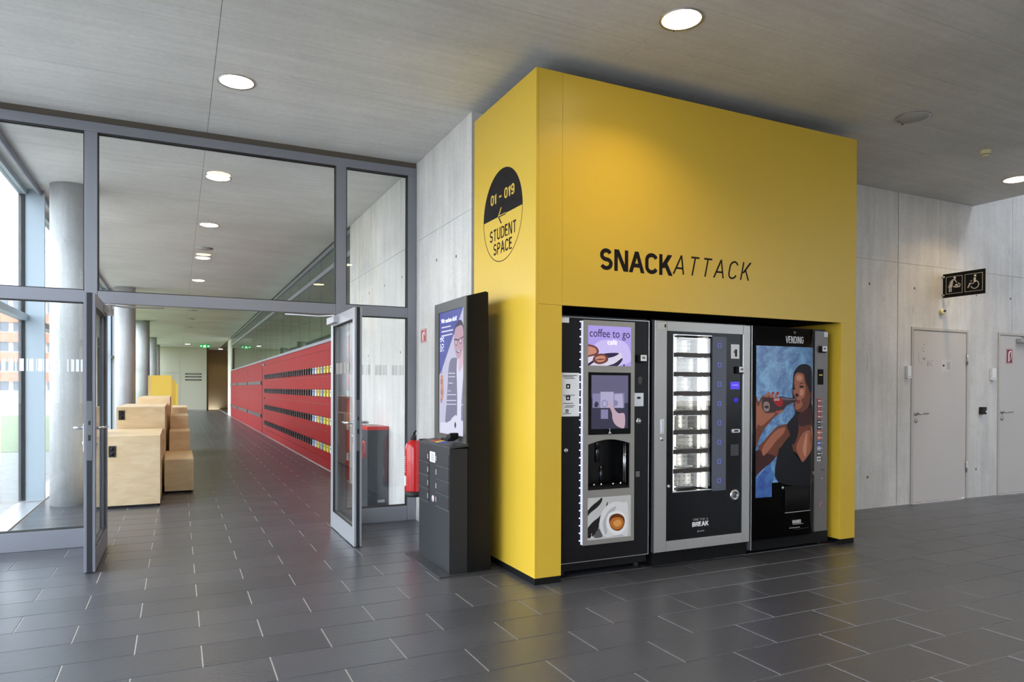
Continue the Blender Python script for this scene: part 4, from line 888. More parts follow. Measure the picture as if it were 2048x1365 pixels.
q = MB(); q.box(3.872, 3.960, GY - 0.006, GY, 0.980, 1.010, 0.010); q.put('coin_slot', M_STEEL, rm)
P2(3.905, 3.945, 0.990, 1.000, GY - 0.0075, GY - 0.006).put('slot_mark', M_DARK, rm)
P2(3.872, 3.952, 0.80, 0.888, GY - 0.002, GY).put('note_reader', M_ANTH, rm)
q = MB(); q.lathe([(0.022, -0.002), (0.030, -0.010), (0.040, -0.008), (0.044, 0.0)], (3.916, GY, 0.495), 'y', 28); q.put('coin_tray', M_STEEL, rm); q = MB(); q.cyl((3.916, GY - 0.002, 0.495), 0.023, 0.002, 'y'); q.put('coin_tray_cup', mat('mid_grey2', (120, 120, 122), 0.4, 0.5), rm)
q = MB(); q.lathe([(0, -0.012), (0.008, -0.010), (0.014, 0)], (3.277, GY, 0.598), 'y'); q.put('lock', M_STEEL, rm)
P2(3.180, 3.222, .985, 1.098, RY - 0.003, RY, 0.002).put('handle_plate', M_STEEL, rm); P2(3.196, 3.206, .995, 1.085, RY - 0.010, RY - 0.003, 0.002).put('handle', MATS['chrome'], rm)
q = MB(); q.lathe([(0, -0.008), (0.012, -0.007), (0.017, 0)], (3.205, RY, 0.953), 'y'); q.put('lock', M_STEEL, rm)
P2(3.160, 3.236, 1.756, 1.803, RY - 0.0012, RY).put('sticker', mat('pale_sticker', (190, 190, 188), 0.6), rm); P2(3.222, 3.234, 1.772, 1.796, RY - 0.0018, RY - 0.0012).put('sticker_print', M_INK, rm)
sign_mb('TIME FOR A', 'front', (3.578, GY - 0.0002, 0.331), 0.148, 0.018, pen=0.12, gap=0.2).put('lettering', mat('grey_letters', (150, 150, 152), 0.5), rm)
sign_mb('BREAK', 'front', (3.578, GY - 0.0002, 0.296), 0.158, 0.036, pen=0.22, gap=0.14).put('lettering', M_WHITE, rm, 'white BREAK lettering')
q = MB(); q.lathe([(0, -.0008), (0.007, -.0008), (0.007, 0)], (3.556, GY, 0.240), 'y', 12); q.box(3.57, 3.615, GY - 0.0008, GY, 0.238, 0.244); q.put('small_print', MATS['grey_letters'], rm)
q = MB(); q.box(3.142, 4.052, RY + 0.03, RY + 0.06, 0.012, 0.116)
for i in range(6): q.box(3.42, 3.72, RY + 0.026, RY + 0.03, 0.028 + i * 0.014, 0.034 + i * 0.014)
q.put('base_grille', M_BLACKM, rm)

# ------------------------------------------------------------ cold drink machine with bowed poster door
def yc(x):
    if x < 4.69: return 4.128 - 0.012 * math.sin(max(0.0, (x - 4.07)) / 0.62 * math.pi * 0.9)
    t = (x - 4.69) / 0.135; return 4.1243 + 0.075 * (1 - math.cos(min(1.0, t) * math.pi / 2))
dm = thing('drinks_machine', 'black cold drinks machine with bowed door poster of a woman drinking', 'vending machine', (4.52, 4.6, 0), 'vending machines in the yellow booth')
P2(4.066, 4.986, 0.03, 1.83, 4.215, 4.95, 0.004).put('body', M_BLACK, dm)
XSs = [4.07 + 0.62 * i / 10 for i in range(11)] + [4.69 + 0.135 * i / 8 for i in range(1, 9)]
def bowed(name, x0, x1, z0, z1, m, lift=0.0, thick=None, label=None):
    xx = [x0] + [x for x in XSs if x0 < x < x1] + [x1]; q = MB()
    back = 4.212 if thick is None else None
    front = [(x, yc(x) - lift) for x in xx]
    rear = [(x1, 4.212), (x0, 4.212)] if thick is None else [(x, yc(x) - lift + thick) for x in reversed(xx)]
    a = [q.b.verts.new((p[0], p[1], z0)) for p in front + rear]; c = [q.b.verts.new((p[0], p[1], z1)) for p in front + rear]; n = len(a)
    q._f(a[::-1]); q._f(c)
    for i in range(n):
        f = q._f([a[i], a[(i + 1) % n], c[(i + 1) % n], c[i]])
        if f and i < len(xx) - 1: f.smooth = True
    return q.put(name, m, dm, label)
bowed('door', 4.07, 4.825, 0.125, 1.815, MATS['gloss_black'])
P2(4.0665, 4.0705, .05, 1.82, 4.126, 4.21).put('edge_trim', M_STEEL, dm)
P2(4.068, 4.985, 0.03, 0.12, 4.18, 4.214).put('base_panel', M_BLACKM, dm)
cols = dict(blue=(40, 104, 176), blue_lt=(96, 156, 208), blue_dk=(24, 66, 160), skin_shadow=(66, 34, 34), skin_dark=(116, 66, 50), skin_mid=(172, 106, 82), skin_light=(206, 146, 120), nail_red=(170, 40, 50), hair=(26, 18, 24), top_black=(18, 18, 24), eye=(30, 20, 22), lip=(140, 56, 56), pearl=(190, 184, 190), bottle_brown=(64, 42, 44), bottle_lit=(110, 92, 110), bottle_grey=(150, 134, 130), label_red=(168, 24, 36))
pic = [('blue', 0, [(4.112, .46), (4.277, .46), (4.277, .572), (4.36, .572), (4.36, .9), (4.79, .9), (4.79, 1.665), (4.112, 1.665)]),
       ('blue_dk', 0, [(4.112, .46), (4.277, .46), (4.277, .572), (4.30, .60), (4.26, .74), (4.112, .60)])]
two_tone('poster_blue', (22, 74, 150), (120, 178, 220), 9); two_tone('poster_blue_dk', (22, 60, 150), (56, 120, 186), 12)
art('poster', dm, pic + WOMAN, cols, lambda u, v, l: (u, yc(u) - 0.0005 - l, v), (4.112, 4.790, .46, 1.665), 0, step=0.00012, cuts=[x for x in XSs if 4.11 < x < 4.79], pre='poster', label='poster of a woman drinking from a bottle against blue water')
text_mb('Coca-Cola', 'front', (4.318, 4.1105, 1.243), 0.056, 0.030, shear=0.3).put('lettering', M_WHITE, dm, 'white script lettering on the bottle label')
sign_mb('VENDING', 'front', (4.518, 4.1165, 1.722), 0.198, 0.056, pen=0.13, gap=0.2).put('lettering', M_WHITE, dm, 'white VENDING lettering')
q = MB(); q.box(4.505, 4.531, 4.1155, 4.1165, 1.782, 1.788); q.box(4.51, 4.526, 4.1155, 4.1165, 1.770, 1.774); q.put('small_print', MATS['grey_letters'], dm)
# delivery hatch, lock, texts
bowed('delivery_hatch', 4.42, 4.70, .335, .535, M_BLACKM, 0.004, 0.006)
bowed('hatch_lip', 4.42, 4.712, .318, .324, M_STEEL, 0.006, 0.008); bowed('hatch_frame', 4.715, 4.722, .32, .58, M_ANTH, 0.006, 0.008)
q = MB(); q.lathe([(0, -0.006), (0.008, -0.006), (0.012, 0)], (4.397, 4.117, .525), 'y'); q.put('lock', M_STEEL, dm)
q = MB(); q.lathe([(0.006, -0.004), (0.010, -0.006), (0.014, 0)], (4.79, 4.165, .62), 'y'); q.put('lock', M_STEEL, dm)
sign_mb('WAGNER', 'front', (4.553, 4.1170, .240), 0.098, 0.030, pen=0.2, gap=0.14).put('lettering', mat('light_letters', (196, 196, 198), 0.5), dm)
q = MB(); q.box(4.51, 4.63, 4.116, 4.1168, .217, .221); q.box(4.47, 4.59, 4.116, 4.1168, .190, .196); q.put('small_print', MATS['grey_letters'], dm)
bowed('lower_trim', 4.52, 4.70, .178, .181, M_ANTH, 0.002, 0.004)
SY = 4.185
P2(4.828, 4.983, .108, 1.812, SY, 4.214, 0.003).put('control_strip', mat('dark_silver', (112, 108, 108), 0.42, 0.35), dm)
P2(4.935, 4.98, 1.765, 1.806, SY - 0.001, SY).put('sticker', M_PAPER, dm)
reader(dm, 4.905, 1.66, SY)
P2(4.862, 4.928, 1.36, 1.49, SY - 0.003, SY, 0.001).put('price_display', M_BLACKM, dm); P2(4.876, 4.916, 1.437, 1.446, SY - 0.0036, SY - 0.003).put('display_digits', mat('digit_yellow', (180, 170, 60), 0.5, emit=0.4), dm)
bc = [(170, 34, 44)] * 4 + [(40, 36, 40)] * 2 + [(206, 92, 52), (206, 92, 52), (70, 90, 170), (150, 160, 190), (60, 62, 66), (206, 204, 202)]
for i, c in enumerate(bc):
    z = 1.222 - i * 0.0445
    P2(4.858, 4.902, z - 0.019, z + 0.019, SY - 0.003, SY, 0.001).put('product_button', mat('button_%d_%d_%d' % c, c, 0.4), dm)
    q = MB(); q.box(4.864, 4.896, SY - 0.0036, SY - 0.003, z - 0.004, z + 0.005); q.cyl((4.915, SY - 0.003, z), 0.005, 0.003, 'y', 10); q.put('button_print', M_PAPER if i != 11 else M_INK, dm)
P2(4.905, 4.952, .635, .641, SY - 0.001, SY).put('seam', M_DARK, dm); q = MB(); q.cyl((4.915, SY - 0.004, .565), 0.010, 0.004, 'y', 14); q.put('lock', M_STEEL, dm)
q = MB(); q.prism([(4.89, .33), (4.90, .33), (4.925, .375), (4.915, .378)], 'XZ', SY - 0.001, SY); q.put('arrow_sticker', mat('pale_red', (196, 120, 116), 0.6), dm)
for x in (4.10, 4.94): MB().cyl((x, 4.24, 0), 0.02, 0.032).put('foot', M_DARK, dm)

# ------------------------------------------------------------ self-service terminal
kt = thing('service_terminal', 'black self-service terminal with lit advert screen beside the yellow box', 'terminal', (1.87, 4.98, 0))
MB().box(1.632, 2.107, 4.56, 5.372, 0, 0.008, 0.002).put('base_plate', M_ANTH, kt)
M_KF = mat('terminal_front', (48, 49, 53), 0.38, 0.3)
MB().box(1.722, 1.86, 4.605, 5.290, 0.008, 0.890, 0.002).put('locker_base', M_KF, kt)
MB().prism([(1.722 + 0.14, 0.008), (2.04, 0.008), (2.012, 2.011), (1.99, 2.016), (1.852, 1.978), (1.852, 0.93), (1.862, 0.90)], 'XZ', 4.600, 5.280).put('body', M_BLACK, kt)
MB().prism([(1.722, 0.892), (1.862, 0.905), (1.862, 0.925), (1.722, 0.905)], 'XZ', 4.598, 5.292).put('shelf', M_ANTH, kt)
q = MB(); q.box(1.843, 1.852, 4.600, 5.275, .905, .970); q.box(1.843, 1.852, 4.600, 5.275, 1.905, 1.978); q.box(1.843, 1.852, 4.600, 4.655, .970, 1.905); q.box(1.843, 1.852, 5.180, 5.275, .970, 1.905); q.put('screen_frame', mat('frame_grey', (78, 76, 74), 0.45, 0.2), kt)
cols = dict(sc_back=(200, 200, 226), print_blue=(84, 92, 170), print_orange=(206, 150, 130), suit=(128, 128, 158), suit_dark=(74, 68, 92), shirt=(226, 226, 246), face=(196, 160, 178), face_light=(222, 190, 206))
art('screen', kt, [('sc_back', 0, [(4.655, .97), (5.18, .97), (5.18, 1.905), (4.655, 1.905)])] + MAN + MANBARS, cols, lambda u, v, l: (1.8505 - l, u, v), (4.656, 5.179, .971, 1.904), 0.92, step=0.0002, pre='sc', label='lit advert with a smiling man in glasses and grey suit')
text_mb('Wir suchen dich!', 'side', (1.8435, 4.955, 1.836), 0.33, 0.034).put('heading', mat('text_lit', (236, 236, 250), 0.5, emit=1.0), kt, 'white Wir suchen dich! heading')
for z in (1.13, 1.20, 1.28, 1.36):
    q = MB(); q.lathe([(0.013, -0.001), (0.017, -0.001), (0.017, 0), (0.013, 0)], (1.8452, 5.118, z + 0.09), 'x', 14); q.put('bullet_ring', mat('ring_ink', (70, 52, 70), 0.5), kt)
random.seed(5)
q = MB()
for i in range(40):
    r_ = random.random
    a = 5.06 + 0.075 * r_(); z = 1.60 + 0.11 * r_(); q.box(1.8432, 1.8438, a, a + 0.006 + 0.012 * r_(), z, z + 0.004)
q.put('small_print', MATS['text_lit'], kt)
FX = 1.722
zs = [0.847, 0.748, 0.649, 0.548, 0.449]
for i in range(4):
    for (ya, yb, lk) in ((5.045, 5.282, 5.055), (4.612, 4.885, 4.868)):
        z0, z1 = zs[i + 1] + 0.003, zs[i] - 0.003
        dd = MB().box(FX - 0.004, FX, ya, yb, z0, z1, 0.001).put('locker_door', M_KF, kt)
        MB().box(FX - 0.0045, FX - 0.001, ya, yb, z0 - 0.003, z0 - 0.0005).put('door_edge', M_STEEL, kt)
        MB().box(FX - 0.010, FX - 0.004, lk - 0.009, lk + 0.009, z0 + 0.03, z0 + 0.068, 0.003).put('lock', mat('lock_light', (156, 156, 154), 0.4, 0.4), dd)
MB().box(FX - 0.0012, FX, 4.908, 5.028, .765, .842).put('label', M_PAPER, kt); q = MB()
for i in range(5): q.box(FX - 0.0018, FX - 0.0012, 4.93, 5.0, .775 + i * 0.012, .780 + i * 0.012)
q.put('label_print', MATS['grey_print'], kt)
q = MB(); q.cyl((FX - 0.0015, 4.955, .492), 0.024, 0.0015, 'x', 20); q.put('round_sticker', M_PAPER, kt); q = MB(); q.prism([(4.962, .478), (4.952, .478), (4.948, .506), (4.956, .506)], 'YZ', FX - 0.0022, FX - 0.0015); q.put('sticker_print', mat('red_print', (170, 50, 50), 0.6), kt)
# items on the terminal shelf
def on_shelf(x): return 0.905 + 0.02 * (x - 1.722) / 0.14
for i, (a, b2, c, lab) in enumerate(((5.06, 5.13, (186, 70, 60), 'red printed card lying on the terminal shelf'), (4.97, 5.03, (226, 206, 60), 'yellow printed card lying on the terminal shelf'), (4.89, 4.96, (78, 76, 170), 'violet printed card lying nearest the scanner on the shelf'))):
    z = on_shelf(1.80)
    q = MB(); q.prism([(1.76, on_shelf(1.76)), (1.83, on_shelf(1.83)), (1.83, on_shelf(1.83) + 0.002), (1.76, on_shelf(1.76) + 0.002)], 'XZ', a, b2)
    tag(q.put('card', mat('card_%d' % i, c, 0.5)), lab, 'card')
hs = thing('hand_scanner', 'black plastic hand scanner resting on the terminal shelf', 'scanner', (1.785, 4.72, 0.934))
q = MB(); q.box(-0.035, 0.035, -0.045, 0.045, 0.0, 0.045, 0.012)
for v in q.b.verts: v.co.z += 0.02 * (v.co.y < 0)
q.put('head', M_BLACK, hs, local=True)
q = MB(); q.tube([(-0.02, 0.03, 0.012), (-0.028, 0.09, 0.012), (-0.03, 0.13, 0.012)], 0.011); q.put('grip', M_BLACK, hs, local=True)
q = MB(); q.tube([(0.02, 0.03, 0.010), (-0.01, 0.06, 0.012), (-0.035, 0.07, 0.010)], 0.007); q.put('trigger_guard', M_BLACK, hs, local=True)

# ------------------------------------------------------------ extinguisher, fire sign, bin
ex = thing('fire_extinguisher', 'red fire extinguisher hanging on the concrete wall beside the terminal', 'fire extinguisher', (2.015, 6.35, 0.295))
ex.scale = (1.09, 1.09, 1.04)
q = MB(); q.lathe([(0, 0), (0.074, 0), (0.079, 0.01), (0.079, 0.05), (0, 0.05)]); q.put('base_ring', M_DARK, ex, local=True)
q = MB(); q.lathe([(0.0, 0.03), (0.076, 0.03), (0.078, 0.06), (0.078, 0.43), (0.070, 0.475), (0.045, 0.505), (0.026, 0.512), (0, 0.512)], n=32); q.put('cylinder', M_REDX, ex, local=True)
q = MB(); q.box(-0.0792, -0.070, -0.022, 0.024, 0.10, 0.19); q.put('label', M_PAPER, ex, local=True)
q = MB()
for z, wd in ((0.36, .018), (0.345, .03), (0.325, .024), (0.305, .032), (0.285, .02), (0.265, .034), (0.245, .03), (0.225, .026)): q.box(-0.0795, -0.072, -wd / 2, wd / 2, z, z + 0.006)
q.put('label_print', mat('pink_print', (236, 190, 190), 0.6), ex, local=True)
q = MB(); q.lathe([(0, 0.50), (0.022, 0.50), (0.022, 0.545), (0.014, 0.555), (0, 0.555)]); q.put('valve', M_DARK, ex, local=True)
q = MB(); q.tube([(0, 0, 0.55), (-0.01, -0.03, 0.575), (-0.015, -0.10, 0.60)], 0.008); q.tube([(0, 0, 0.535), (-0.01, -0.05, 0.55), (-0.012, -0.09, 0.556)], 0.007); q.put('lever', M_DARK, ex, local=True)
q = MB(); q.tube([(0.0, 0.01, 0.54), (0.0, 0.06, 0.53), (0.0, 0.088, 0.47), (0.0, 0.088, 0.2)], 0.008); q.put('hose', M_DARK, ex, local=True)
q = MB(); q.box(0.05, 0.121, -0.012, 0.012, 0.40, 0.52); q.put('wall_bracket', M_DARK, ex, local=True)
fs = tag(MB().box(XW - 0.002, XW, 6.385, 6.555, 1.760, 1.893).put('fire_sign', mat('sign_red', (176, 28, 32), 0.4)), 'small red fire extinguisher sign on the concrete wall above the extinguisher', 'sign')
q = MB(); x0, x1 = XW - 0.0028, XW - 0.002
for b in ((6.393, 6.547, 1.882, 1.887), (6.393, 6.547, 1.766, 1.771), (6.393, 6.398, 1.771, 1.882), (6.542, 6.547, 1.771, 1.882)): q.box(x0, x1, *b)
q.box(x0, x1, 6.475, 6.505, 1.78, 1.84); q.prism([(6.475, 1.84), (6.505, 1.84), (6.495, 1.855), (6.44, 1.87), (6.425, 1.83), (6.435, 1.828), (6.45, 1.858)], 'YZ', x0, x1); q.put('pictogram', M_WHITE, fs)
wb = thing('waste_bin', 'tall dark waste bin with red rim behind the glass pane', 'bin', (2.02, 7.95, 0))
MB().box(1.906, 2.14, 7.70, 8.18, 0.0, 0.845, 0.002).put('body', mat('bin_grey', (66, 70, 76), 0.45, 0.2), wb)
q = MB(); q.box(1.902, 2.143, 7.696, 8.184, 0.845, 0.885, 0.003); q.put('rim', mat('rim_red', (196, 44, 44), 0.4), wb)
q = MB(); q.lathe([(0.07, 0.0), (0.085, 0.006), (0.095, 0.0)], (2.02, 7.86, 0.884)); q.lathe([(0.07, 0.0), (0.085, 0.006), (0.095, 0.0)], (2.02, 8.05, 0.884)); q.put('opening_ring', M_STEEL, wb)
q = MB(); q.lathe([(0.075, -.001), (0.10, -.001), (0.10, 0), (0.075, 0)], (1.906, 7.88, 0.62), 'x', 28); q.put('emblem_ring', MATS['rim_red'], wb)
q = MB(); q.prism([(7.85, 0.58), (7.91, 0.58), (7.92, 0.60), (7.895, 0.64), (7.90, 0.67), (7.87, 0.68), (7.855, 0.63)], 'YZ', 1.9050, 1.906); q.put('emblem', MATS['rim_red'], wb)
q = MB(); q.box(2.02, 2.10, 7.692, 7.70, 0.03, 0.06); q.put('lock_plate', M_STEEL, wb)

# ------------------------------------------------------------ red lockers
XL = 2.184
bank_labels = ['red locker bank nearest the glass doors, with bright paper tags on its locks', 'red locker bank second from the glass doors', 'red locker bank third from the glass doors', 'red locker bank just before the red service door']
ROWS = [(0.17, 0.592), (0.604, 1.038), (1.05, 1.505), (1.517, 1.925)]; LZ = [0.355, 0.785, 1.23, 1.61]
CW = (20.35 - 9.72) / 40
q = MB(); q.box(-0.012, 0, -CW / 2 + 0.002, CW / 2 - 0.002, 0, 1); 
dm_me = []
for r, (a, b2) in enumerate(ROWS):
    q = MB(); q.box(-0.010, 0, 0.0018, CW - 0.0018, 0, b2 - a, 0.0008); dm_me.append(q.mesh('locker_door', M_RED))
q = MB(); q.box(-0.042, 0, -0.045, 0.045, -0.058, 0.058, 0.006); q.cyl((-0.050, 0, 0.02), 0.014, 0.008, 'x', 10); lock_me = q.mesh('lock', mat('lock_black', (34, 24, 30), 0.35))
tags = {}
for nm, c in (('white_tag', (226, 232, 226)), ('yellow_tag', (222, 214, 90)), ('blue_tag', (150, 190, 216))):
    q = MB(); q.box(-0.046, -0.012, -0.048, 0.048, -0.054, 0.054); tags[nm] = q.mesh('tag', mat(nm, c, 0.5))
for bi in range(4):
    yb = 9.72 + bi * 10 * CW; ye = yb + 10 * CW
    lb = thing('locker_bank', bank_labels[bi], 'locker', (XL, yb, 0), 'red locker banks in the corridor')
    MB().box(XL, 2.30 if bi else 2.30, yb + 0.001, ye - 0.001, 0.0, 2.05).put('carcass', mat('carcass_red', (128, 22, 26), 0.5), lb)
    MB().box(XL - 0.010, XL, yb + 0.003, ye - 0.003, 0.02, 0.163).put('plinth_panel', M_RED, lb); MB().box(XL - 0.010, XL, yb + 0.003, ye - 0.003, 1.932, 2.05).put('top_panel', M_RED, lb)
    for c_ in range(10):
        for r, (a, b2) in enumerate(ROWS):
            d = link('locker_door', dm_me[r], lb, loc=(0, c_ * CW, a)); lk = link('lock', lock_me, d, loc=(-0.010, CW / 2, LZ[r] - a))
            yy = yb + (c_ + .5) * CW
            if yy < 12.55:
                nm = ('blue_tag', 'yellow_tag', 'blue_tag', 'yellow_tag', 'white_tag')[(bi * 10 + c_) % 5] if yy > 11.3 else ('white_tag', 'yellow_tag')[c_ % 2]
                o = bpy.data.objects.new('lock_tag', tags[nm]); C.objects.link(o); o.parent = d; o.location = (-0.010, CW / 2, LZ[r] - a)
sd = thing('service_door', 'red service door between the two runs of lockers', 'door', (XL, 20.35, 0))
MB().box(XL, 2.30, 20.36, 21.14, 0, 2.05).put('panel', M_RED, sd); MB().box(XL - 0.006, XL + 0.02, 20.352, 20.40, 0, 2.09).put('frame', mat('dark_red', (96, 22, 22), 0.5), sd); MB().box(XL - 0.006, XL + 0.02, 21.10, 21.145, 0, 2.09).put('frame', MATS['carcass_red'], sd)
q = MB(); q.cyl((XL - 0.04, 20.5, 1.03), 0.02, 0.04, 'x', 12); q.put('knob', mat('brass', (190, 150, 90), 0.3, 0.8), sd)
q = MB(); q.box(XL - 0.03, XL, 20.55, 20.85, 1.93, 1.99); q.put('door_closer', M_ALU, sd)
far_labels = ['plain red locker bank just beyond the red service door, with black handle rails', 'middle plain red locker bank with black handle rails', 'farthest plain red locker bank beside the white wall end']
for bi in range(3):
    yb = 21.16 + bi * 4.37; ye = yb + 4.36
    lb = thing('locker_bank', far_labels[bi], 'locker', (XL, yb, 0), 'plain red locker banks at the far end')
    MB().box(XL, 2.30, yb, ye, 0.0, 2.05).put('carcass', MATS['carcass_red'], lb)
    for a, b2 in ((0.02, 0.50), (0.51, 0.98), (0.99, 1.42), (1.43, 2.05)):
        for j in range(4): MB().box(XL - 0.010, XL, yb + j * 1.09 + 0.004, yb + (j + 1) * 1.09 - 0.004, a, b2).put('locker_door', M_RED, lb)
    for z in (0.50, 1.45): MB().box(XL - 0.035, XL - 0.010, yb + 0.1, ye - 0.1, z - 0.05, z + 0.05, 0.004).put('handle_rail', MATS['lock_black'], lb)

# ------------------------------------------------------------ birch seating blocks and yellow cabinets
def wbox(name, label, cat, x0, x1, y0, y1, h, group=None, socket=None, m=M_WOOD):
    t = thing(name, label, cat, ((x0 + x1) / 2, y0, 0), group); th = 0.018
    def pan(nm, *b): return MB().box(*b, 0.001).put(nm, m, t)
    pan('front_panel', x0 + th, x1 - th, y0, y0 + th, 0.03, h - th); pan('back_panel', x0 + th, x1 - th, y1 - th, y1, 0.03, h - th)
    pan('side_panel', x0, x0 + th, y0, y1, 0.03, h - th); pan('side_panel', x1 - th, x1, y0, y1, 0.03, h - th); pan('top_panel', x0, x1, y0, y1, h - th, h)
    MB().box(x0 + 0.03, x1 - 0.03, y0 + 0.03, y1 - 0.03, 0, 0.03).put('plinth', M_DARK, t)
    if socket:
        sx_, sz = socket; s_ = MB().box(sx_ - 0.035, sx_ + 0.035, y0 - 0.006, y0, sz - 0.06, sz + 0.06, 0.002).put('socket', M_DARK, t)
        q = MB(); q.cyl((sx_, y0 - 0.008, sz + 0.028), 0.018, 0.002, 'y', 12); q.cyl((sx_, y0 - 0.008, sz - 0.028), 0.018, 0.002, 'y', 12); q.put('socket_insert', M_BLACK, s_)
    return t
G1 = 'birch plywood seating blocks'
wbox('wooden_block', 'pale birch block nearest the doors, with a dark socket by its edge', 'seating block', -0.80, -0.178, 8.65, 10.13, 0.785, G1, (-0.64, 0.62))
wbox('wooden_block', 'second birch block, taller, with a double socket near its top corner', 'seating block', -0.704, -0.154, 10.14, 12.06, 1.064, G1, (-0.645, 0.96))
wbox('wooden_block', 'third and tallest birch block in front of the yellow cabinet', 'seating block', -0.56, -0.112, 12.07, 14.3, 1.16, G1)
G2 = 'birch plywood steps beside the blocks'
wbox('wooden_step', 'lowest birch step nearest the glass doors', 'step', -0.15, 0.178, 9.60, 10.97, 0.42, G2)
wbox('wooden_step', 'second birch step up from the glass doors', 'step', -0.11, 0.155, 10.98, 11.80, 0.69, G2)
wbox('wooden_step', 'third birch step, between the low steps and the yellow cabinets', 'step', -0.108, 0.144, 11.81, 12.85, 0.885, G2)
wbox('wooden_step', 'farthest birch step, small in front of the end wall', 'step', -0.10, 0.16, 14.5, 16.2, 0.94, G2)
M_YEL2 = mat('yellow_cabinet', (236, 200, 84), 0.4)
yc1 = thing('yellow_cabinet', 'tall yellow cabinet behind the birch blocks', 'cabinet', (-0.37, 18.0, 0))
MB().box(-0.62, -0.545, 18.01, 18.6, 0.0, 1.585).put('side_panel', mat('yellow_edge', (226, 196, 120), 0.5), yc1)
MB().box(-0.545, -0.13, 18.0, 18.02, 0.02, 1.575).put('door', M_YEL2, yc1); MB().box(-0.545, -0.13, 18.02, 18.6, 0.0, 1.59).put('body', M_YEL2, yc1)
for x0, x1, y0, h, lab in ((-0.13, -0.06, 19.5, 1.5, 'narrow yellow cabinet just past the tall yellow cabinet'), (-0.06, 0.0, 21.2, 1.42, 'farthest narrow yellow cabinet, before the end wall')):
    t = thing('yellow_cabinet', lab, 'cabinet', ((x0 + x1) / 2, y0, 0)); MB().box(x0, x1, y0, y0 + 0.6, 0.02, h).put('body', M_YEL2, t); MB().box(x0, x1, y0 - 0.012, y0 - 0.001, 0.5, h - 0.2).put('door', M_YEL2, t)

# ------------------------------------------------------------ end wall signs, exit sign
for z in (1.90, 1.73, 2.06):
    o = thing('door_sign', {1.90: 'middle of the three dark sign bars on the end wall', 1.73: 'lowest of the three dark sign bars on the end wall', 2.06: 'top one of the three dark sign bars on the end wall'}[z], 'sign', (0.78, YE, z), 'dark sign bars on the end wall')
    q = MB(); q.box(-0.42, 0.42, -0.02, -0.001, -0.03, 0.03, 0.008); q.put('bar', M_DARK, o, local=True)
    q = MB(); q.box(-0.3, 0.3, -0.024, -0.02, -0.006, 0.006); q.put('print', M_OFF, o, local=True)
exs = thing('exit_sign', 'green lit emergency exit sign hanging from the corridor ceiling', 'exit sign', (1.22, 38.5, 3.40))
q = MB(); q.box(-0.26, 0.26, -0.015, 0.015, -0.09, 0.09); q.put('panel', mat('exit_green', (36, 170, 90), 0.5, emit=0.5), exs, local=True)
q = MB()
for x, s_ in ((-0.17, -1), (0.17, 1)): q.prism([(x - 0.05 * s_, -0.02), (x - 0.05 * s_, 0.02), (x, 0.02), (x, 0.045), (x + 0.05 * s_, 0), (x, -0.045), (x, -0.02)], 'XZ', -0.018, -0.015)
q.prism([(-0.06, -0.07), (-0.02, -0.07), (0.0, -0.02), (0.04, -0.07), (0.07, -0.06), (0.03, 0.0), (0.05, 0.035), (0.015, 0.06), (-0.03, 0.035), (-0.07, 0.0)], 'XZ', -0.018, -0.015)
q.put('symbol', mat('exit_white', (226, 246, 232), 0.5, emit=1.2), exs, local=True)
q = MB(); q.cyl((-0.18, 0, 0.09), 0.01, 0.075); q.cyl((0.18, 0, 0.09), 0.01, 0.075); q.put('hanger', M_STEEL, exs, local=True)

# ------------------------------------------------------------ doors in the back wall
def wall_door(name, label, x0, x1, h, lab_fn=None):
    t = thing(name, label, 'door', ((x0 + x1) / 2, YB, 0), kind='structure'); F = 0.032
    q = MB(); q.box(x0, x0 + F, YB - 0.012, YB + 0.11, 0, h, 0.002); q.box(x1 - F, x1, YB - 0.012, YB + 0.11, 0, h, 0.002); q.box(x0 + F, x1 - F, YB - 0.012, YB + 0.11, h - F, h, 0.002); q.put('frame', mat('door_frame', (184, 178, 172), 0.5), t)
    lf = MB().box(x0 + F + 0.013, x1 - F - 0.004, YB - 0.004, YB + 0.04, 0.012, h - F - 0.004, 0.002).put('leaf', M_DOOR, t)
    MB().box(x0 + F, x0 + F + 0.012, YB + 0.01, YB + 0.04, 0.0, h - F).put('shadow_gap_strip', M_DARK, t); MB().box(x0 + F, x1 - F, YB + 0.045, YB + 0.05, 0, h - F).put('stop', M_DARK, t)  # first box: dark strip painting the shadow gap beside the leaf
    hx = x0 + F + 0.055
    q = MB(); q.cyl((hx, YB - 0.014, 1.045), 0.024, 0.010, 'y'); q.cyl((hx, YB - 0.014, 0.96), 0.022, 0.010, 'y'); q.put('rosette', M_STEEL, lf)
    q = MB(); q.tube([(hx, YB - 0.012, 1.045), (hx, YB - 0.055, 1.045), (hx + 0.012, YB - 0.062, 1.045), (hx + 0.14, YB - 0.062, 1.045)], 0.010); q.put('handle', M_STEEL, lf)
    for z in (0.32, 1.62): q = MB(); q.cyl((x1 - F, YB - 0.016, z), 0.009, 0.13); q.put('hinge', M_STEEL, t)
    return t
d3 = wall_door('door_3', 'grey door under the projecting toilet sign, with small paper notices', D1[0], D1[1], D1[2])
d4 = wall_door('door_4', 'grey door at the right edge with a red fire sign on it', D2[0], D2[1], D2[2])
q = MB(); q.box(9.66, 10.0, YB - 0.075, YB - 0.005, 1.925, 1.975, 0.006); q.tube([(9.75, YB - 0.05, 1.98), (9.95, YB - 0.16, 1.99), (9.78, YB - 0.02, 2.0)], 0.010); q.put('door_closer', M_ALU_L, d4)
n = tag(MB().box(8.150, 8.345, YB - 0.0058, YB - 0.0042, 1.536, 1.682).put('door_notice', mat('notice_pale', (206, 200, 198), 0.8)), 'small white notice with wave symbols taped on the door', 'notice')
q = MB()
